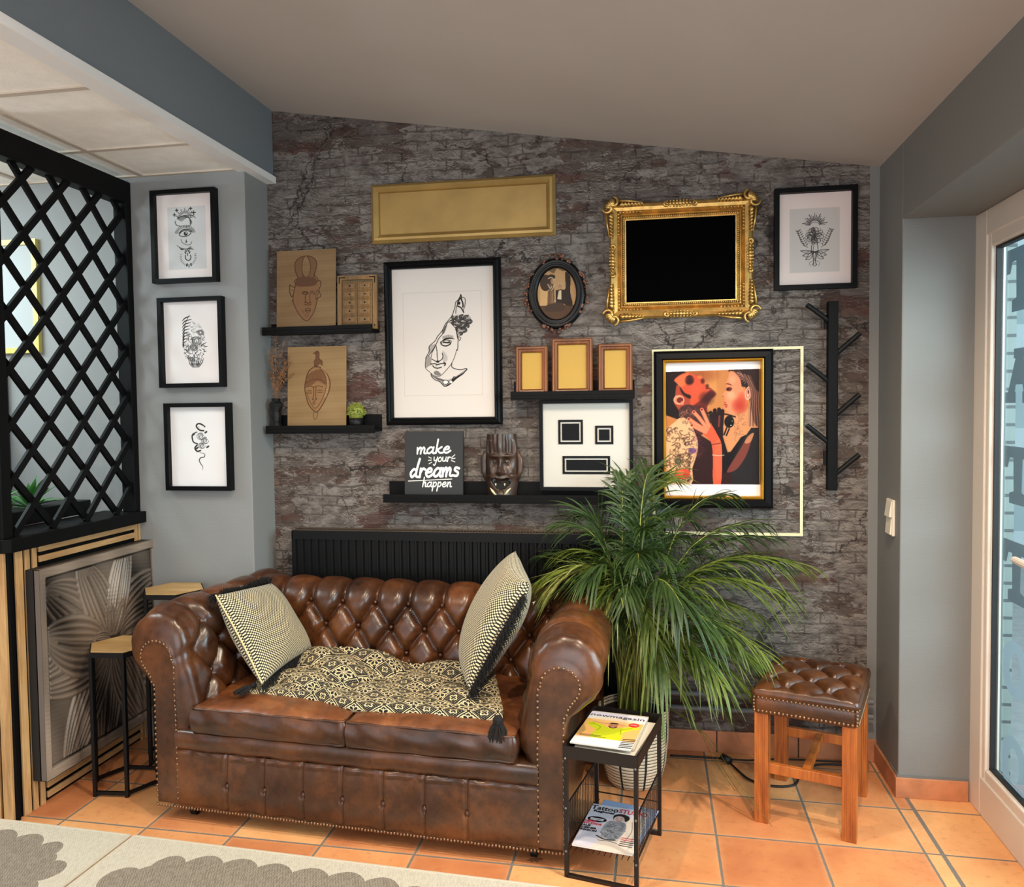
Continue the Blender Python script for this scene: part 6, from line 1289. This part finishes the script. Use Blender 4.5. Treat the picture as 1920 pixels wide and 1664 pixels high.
REDI = mat('crimson_ink', (206, 44, 64), .5); DKI = mat('black_ink', (28, 26, 28), .5)
tp('Tattoo', 'cover_title', .038, -.090, .096, DKI, .088, 'title word Tattoo'); tp('STUDIO', 'cover_title', .036, .000, .096, REDI, .090, 'title word STUDIO'); tp('Regional', 'cover_line', .018, -.078, .080, DKI, .066)
tp('NEUE', 'cover_line', .014, -.090, .014, REDI); tp('STUDIOS', 'cover_line', .014, -.090, .000, REDI); tp('AUS', 'cover_line', .014, -.090, -.014, DKI); tp('DEINER', 'cover_line', .014, -.090, -.028, DKI); tp('REGION', 'cover_line', .014, -.090, -.042, DKI)
# ================================================================== STOOL
st = thing('leather_stool', 'square footstool with tufted brown leather top on mahogany legs by the door wall', 'stool', (.5385, 2.924, 0), math.atan2(-.10, .30))
a, b = .158, .195
for nm, (sx, sy) in enumerate(((-1, -1), (1, -1), (1, 1), (-1, 1))):
    mb = MB(); x0, y0 = sx*(a-.022), sy*(b-.022); mb.box(x0-.022, x0+.022, y0-.022, y0+.022, 0, .40)
    for q in (-.012, -.006, .006, .012): mb.tube([(x0+q, y0-.0222, .015), (x0+q, y0-.0222, .372)], .0014, 5)
    mb.build('leg', MAHOG, st, bev=.0015)
mb = MB(); mb.box(-a+.04, a-.04, -b+.012, -b+.032, .168, .202); mb.build('front_stretcher', MAHOG, st, bev=.002)
MB().box(-a+.04, a-.04, b-.032, b-.012, .168, .202).build('rear_stretcher', MAHOG, st, bev=.002)
MB().box(-.012, .012, -b+.03, b-.03, .172, .198).build('middle_stretcher', MAHOG, st, bev=.002)
MB().box(-a+.03, a-.03, b-.040, b-.025, .30, .38).build('rear_apron', MAHOG, st)
def stopf(i, j):
    u, v = i*2-1, j*2-1; ex = .006; x, y = u*(a+ex), v*(b+ex); e = (1-abs(u)**7)*(1-abs(v)**7); du, dv = .132, .0975*.75
    A, B = x/du+y/(2*dv), x/du-y/(2*dv); h = (abs(math.cos(PI*A))**.6)*(abs(math.cos(PI*B))**.6) if False else (1-(1-abs(math.sin(PI*(A+.5))))**2.6)*(1-(1-abs(math.sin(PI*(B+.5))))**2.6)-.4*math.exp(-((A+.5-round(A+.5))**2+(B+.5-round(B+.5))**2)/.012)
    inn = min(1, max(0, (1-abs(u))/.22))*min(1, max(0, (1-abs(v))/.2)); hh_ = h*inn+.8*(1-inn)
    z = .437+.004+(max(0, e)**.45)*.030+.026*(hh_-.8)*min(1, e*1.5); return (x, y, z)
mb = MB(); mb.grid(stopf, 120, 140); N1 = 120; N2 = 140
top = mb.build('tufted_seat', LEATHER, st, smooth=True)
mb = MB(); P4 = [(-1, -1), (1, -1), (1, 1), (-1, 1)]
def rr_(z, ex, n=8, r=.018):
    out = []
    for k, (sx, sy) in enumerate(P4):
        for q in range(n+1): an = math.radians(180+90*k+90*q/n); out.append((sx*(a+ex-r)+r*math.cos(an), sy*(b+ex-r)+r*math.sin(an), z))
    return out
rings = [rr_(z, ex) for z, ex in ((.372, .002), (.374, .004), (.400, .005), (.424, .005), (.428, .003), (.433, .009), (.443, .009), (.452, .004))]; n = len(rings[0])
mb.add([p for r in rings for p in r], [(k*n+i, k*n+(i+1) % n, (k+1)*n+(i+1) % n, (k+1)*n+i) for k in range(len(rings)-1) for i in range(n)]); mb.add([(x, y, .372) for x, y, z in rings[0]], [tuple(range(n))[::-1]]); mb.build('leather_border', LEATHER, st, smooth=True)
for z in (.381, .426):
    nb = MB()
    for i in range(25): x = -a+2*a*i/24; nb.ball((x, -b-.005, z), .0052, 7, 4, (1, .6, 1)); nb.ball((x, b+.005, z), .0052, 7, 4, (1, .6, 1))
    for i in range(1, 30): y = -b+2*b*i/30; nb.ball((a+.005, y, z), .0052, 7, 4, (.6, 1, 1)); nb.ball((-a-.005, y, z), .0052, 7, 4, (.6, 1, 1))
    nb.build('nailhead_trim', NAIL, st, smooth=True)
nb = MB()
for sx in (-1, 1):
    for k in range(1, 4): nb.ball((sx*(a+.001), -b-.006, .381+.045*k/4), .0048, 7, 4, (1, .6, 1))
nb.build('nailhead_trim', NAIL, st, smooth=True)
for iu in range(-2, 3):
    for iv in range(-5, 6):
        x = iu*.132/2; y = iv*.0975*.75
        A, B = x/.132+y/(2*.0975*.75)+.5, x/.132-y/(2*.0975*.75)+.5
        if abs(A-round(A)) < .02 and abs(B-round(B)) < .02 and abs(x) < a*.8 and abs(y) < b*.85:
            z = stopf((x/(a+.006)+1)/2, (y/(b+.006)+1)/2)[2]; MB().ball((x, y, z+.001), .0075, 10, 6, (1, 1, .6)).build('tufting_button', BUT, top, smooth=True)
# ================================================================== PALM IN BASKET POT
def m_palm(name, c1, c2):
    m, nt, b, v, x, y, z = node_mat(name, .42)
    n = nnoise(nt, v, 7, 4); f = nnoise(nt, v, 60, 2); nt.links.new(nmix(nt, (n*.7+f*.3).step(.3, .7), c1, c2), b.inputs['Base Color'])
    b.inputs['Subsurface Weight'].default_value = 0; b.inputs['Transmission Weight'].default_value = 0
    tr = nt.nodes.new('ShaderNodeBsdfTranslucent'); tr.inputs[0].default_value = (*s2l(c2), 1); mx = nt.nodes.new('ShaderNodeMixShader'); mx.inputs[0].default_value = .22
    nt.links.new(b.outputs[0], mx.inputs[1]); nt.links.new(tr.outputs[0], mx.inputs[2]); nt.links.new(mx.outputs[0], nt.nodes['Material Output'].inputs[0]); return m
PALM = [m_palm('palm_leaf_dark', (34, 52, 24), (66, 90, 40)), m_palm('palm_leaf_mid', (58, 78, 26), (116, 130, 50)), m_palm('palm_leaf_yellowed', (92, 104, 44), (160, 158, 88))]
STEM = mat('palm_stem', (128, 132, 58), .5, noise=.25, nscale=30)
pp = thing('potted_palm', 'large areca palm in a striped cord basket pot between sofa and stool', 'potted plant', (-.077, 3.035, 0)); PZ = .285
MB().lathe([(0, .002), (.092, .002), (.100, .012), (.118, .08), (.128, .17), (.131, PZ-.01), (.131, PZ), (.124, PZ), (.122, PZ-.03), (0, PZ-.03)], 48).build('basket_pot', BASKET, pp, smooth=True)
MB().lathe([(0, PZ-.028), (.06, PZ-.022), (.121, PZ-.027)], 24).build('soil', mat('potting_soil', (40, 30, 24), .95, noise=.4, nscale=90, bump=.6), pp)
rnd = random.Random(21)
def frond(az, L, rise, drop, seed, mi, lean=.0, leaf=.17):
    """az azimuth in plan, L arch length, rise stem height, drop how far the tip falls"""
    r = random.Random(seed); b0 = Vector((r.uniform(-.055, .055), r.uniform(-.05, .05), PZ-.03)); d = Vector((math.cos(az), math.sin(az), 0))
    p1 = b0+d*.05*L+Vector((0, 0, rise*.55)); p2 = b0+d*L*.30+Vector((0, 0, rise)); p3 = b0+d*L+Vector((0, 0, rise-drop)); N = 26
    pts = []
    for i in range(N):
        t_ = i/(N-1); a, b, c, e = b0, p1+(p1-b0)*.35, p2+Vector((0, 0, rise*.12))+d*L*.05, p3; pts.append(a*(1-t_)**3+b*3*t_*(1-t_)**2+c*3*t_*t_*(1-t_)+e*t_**3)
    sq = lambda p: Vector((p.x, p.y if p.y < .12 else .12+(p.y-.12)*.35, p.z)); pts = [sq(p) for p in pts]
    for p in pts: p.y = min(p.y, .255)
    mb = MB(); mb.tube(pts, [.0045*(1-.75*i/(N-1)) for i in range(N)], 5); s = mb.build('stem', STEM, pp, smooth=True)
    mb = MB(); n = 28
    for i in range(n):
        u = .42+.58*i/(n-1); k = u*(N-1); j = min(int(k), N-2); p = pts[j].lerp(pts[j+1], k-j); tan = (pts[j+1]-pts[j]).normalized(); side = tan.cross(Vector((0, 0, 1)));
        if side.length < .05: side = Vector((-d.y, d.x, 0))
        side.normalize(); up = side.cross(tan).normalized()
        for sg in (-1, 1):
            l = leaf*(math.sin(PI*(.18+.74*i/(n-1)))**.7)*r.uniform(.75, 1.15); ang = math.radians(r.uniform(24, 58)*(1.0-.45*i/(n-1))); dr = (tan*math.cos(ang)+side*sg*math.sin(ang)+up*r.uniform(.0, .28)).normalized(); w = r.uniform(.0030, .0058); nr = dr.cross(side*sg+tan*.3).normalized(); sd = nr.cross(dr).normalized(); vs = []; dp = r.uniform(.2, .95)
            for q in range(6):
                t_ = q/5; c_ = p+dr*l*t_+Vector((0, 0, -l*dp*t_*t_)); c_.y = min(c_.y, .275); ww = w*math.sin(PI*min(1, .12+t_*.88))**.7 if q < 5 else .0003; vs += [c_-sd*ww+nr*ww*.35, c_, c_+sd*ww+nr*ww*.35]
            for e_ in vs: e_.y = min(e_.y, .285)
            mb.add(vs, [(3*q+j_, 3*q+j_+1, 3*q+j_+4, 3*q+j_+3) for q in range(5) for j_ in (0, 1)])
    mb.build('frond', PALM[mi], pp, smooth=True)
FR = [  # azimuth deg, reach, rise, drop, material
 (88, .10, .74, -.12, 0), (60, .12, .80, -.10, 0), (40, .22, .78, -.08, 1), (20, .34, .76, -.04, 0), (130, .14, .78, -.08, 0), (115, .12, .70, -.04, 0), (-80, .14, .64, -.06, 0), (30, .26, .70, -.02, 0), (150, .18, .66, -.06, 0), (-40, .20, .62, .02, 0), (100, .06, .66, -.14, 0),
 (8, .50, .58, .00, 0), (14, .54, .62, -.02, 0), (-12, .50, .48, .08, 1), (-4, .56, .56, .08, 1), (25, .44, .54, .04, 0), (-28, .46, .46, .16, 1), (2, .44, .40, .16, 1), (-20, .42, .36, .22, 1), (-46, .36, .42, .20, 1), (0, .58, .60, .02, 1), (20, .36, .38, .14, 0), (-8, .50, .42, .24, 1), (-34, .40, .50, .10, 0),
 (172, .34, .60, .02, 1), (-172, .32, .58, .06, 1), (-155, .32, .58, .08, 2), (160, .32, .58, .02, 0), (-140, .26, .54, .10, 1), (-120, .24, .52, .10, 2), (-95, .24, .56, .08, 0), (-70, .28, .50, .14, 1), (-58, .26, .40, .18, 1), (-165, .36, .58, .08, 1), (178, .26, .66, -.04, 0), (-130, .28, .60, .06, 0),
 (45, .30, .64, .02, 0), (100, .2, .60, .0, 0), (-10, .34, .32, .2, 1), (-100, .16, .42, .06, 0), (14, .46, .66, -.04, 0), (-60, .34, .60, .12, 0), (-85, .20, .62, .02, 0), (140, .24, .50, .02, 0)]
for i, (az, L_, ri, dr_, mi) in enumerate(FR): frond(math.radians(az), L_, ri, dr_, 100+i, mi, leaf=.16+.045*(i % 3))
for i in range(26):
    a = rnd.uniform(0, 2*PI); r0 = rnd.uniform(0, .06); b0 = Vector((r0*math.cos(a), r0*math.sin(a), PZ-.03)); MB().tube([b0, b0+Vector((.012*math.cos(a), .01*math.sin(a), .17)), b0+Vector((.05*math.cos(a), .03*math.sin(a), rnd.uniform(.28, .40)))], [.0050, .0042, .002], 5).build('stem', STEM, pp, smooth=True)
mb = MB()
for tx, ty, L_ in ((.42, -.30, .44), (.30, -.06, .36), (.36, -.22, .40)):
    b0 = Vector((.118, -.03, PZ+.015)); tip = Vector((.118+tx*.8, ty, .015)); mb_p = [b0, b0.lerp(tip, .35)+Vector((.02, 0, .035)), b0.lerp(tip, .7)+Vector((0, 0, .02)), tip]; vs = []
    for q, p in enumerate(smooth_pts([tuple(p) for p in mb_p], 4)): p = Vector(p); w = .0055*math.sin(PI*min(1, .1+.9*q/12)); vs += [p+Vector((0, w, 0)), p+Vector((0, 0, -.002)), p-Vector((0, w, 0))]
    k = len(vs)//3; mb.add(vs, [(3*q+j, 3*q+j+1, 3*q+j+4, 3*q+j+3) for q in range(k-1) for j in (0, 1)])
mb.build('drooping_leaf', PALM[1], pp, smooth=True)
# ================================================================== CABLE, LEAF MARK
mb = MB(); p = [(.06, 3.26, .006), (.20, 3.262, .006), (.27, 3.24, .012), (.30, 3.19, .006), (.345, 3.09, .006), (.42, 3.05, .006), (.50, 3.07, .006), (.54, 3.16, .006), (.62, 3.26, .006), (.80, 3.27, .006)]; mb.tube(smooth_pts(p, 6), .0042, 8); mb.tube(smooth_pts([(.27, 3.24, .014), (.36, 3.255, .008), (.5, 3.29, .006), (.80, 3.30, .006)], 6), .0035, 8)
t = thing('power_cable', 'black power cable with inline plug lying on the tiles behind the stool', 'cable', (0, 0, 0)); mb.build('cord', RUBBER, t, smooth=True); MB().tube([(.262, 3.25, .018), (.285, 3.215, .018)], .014, 10).build('plug', RUBBER, t, smooth=True)
a = on(1005, 1613, 2, 0); mb = MB(); v = []
for k in range(17): s_ = k/16; wv_ = .012*math.sin(PI*s_)*(1+.45*math.cos(s_*PI*7)); v += [(-.030+.055*s_, wv_, 0), (-.030+.055*s_, -wv_, 0)]
mb.add(v, [(2*k, 2*k+1, 2*k+3, 2*k+2) for k in range(16)]); o = mb.build('leaf_imprint', mat('leaf_imprint_brown', (132, 86, 54), .6), None); o.location = (a[0], a[1], .0006); o.rotation_euler = (0, 0, .3); tag(o, 'small brown leaf imprint on the floor tile in front of the sofa', 'leaf mark')
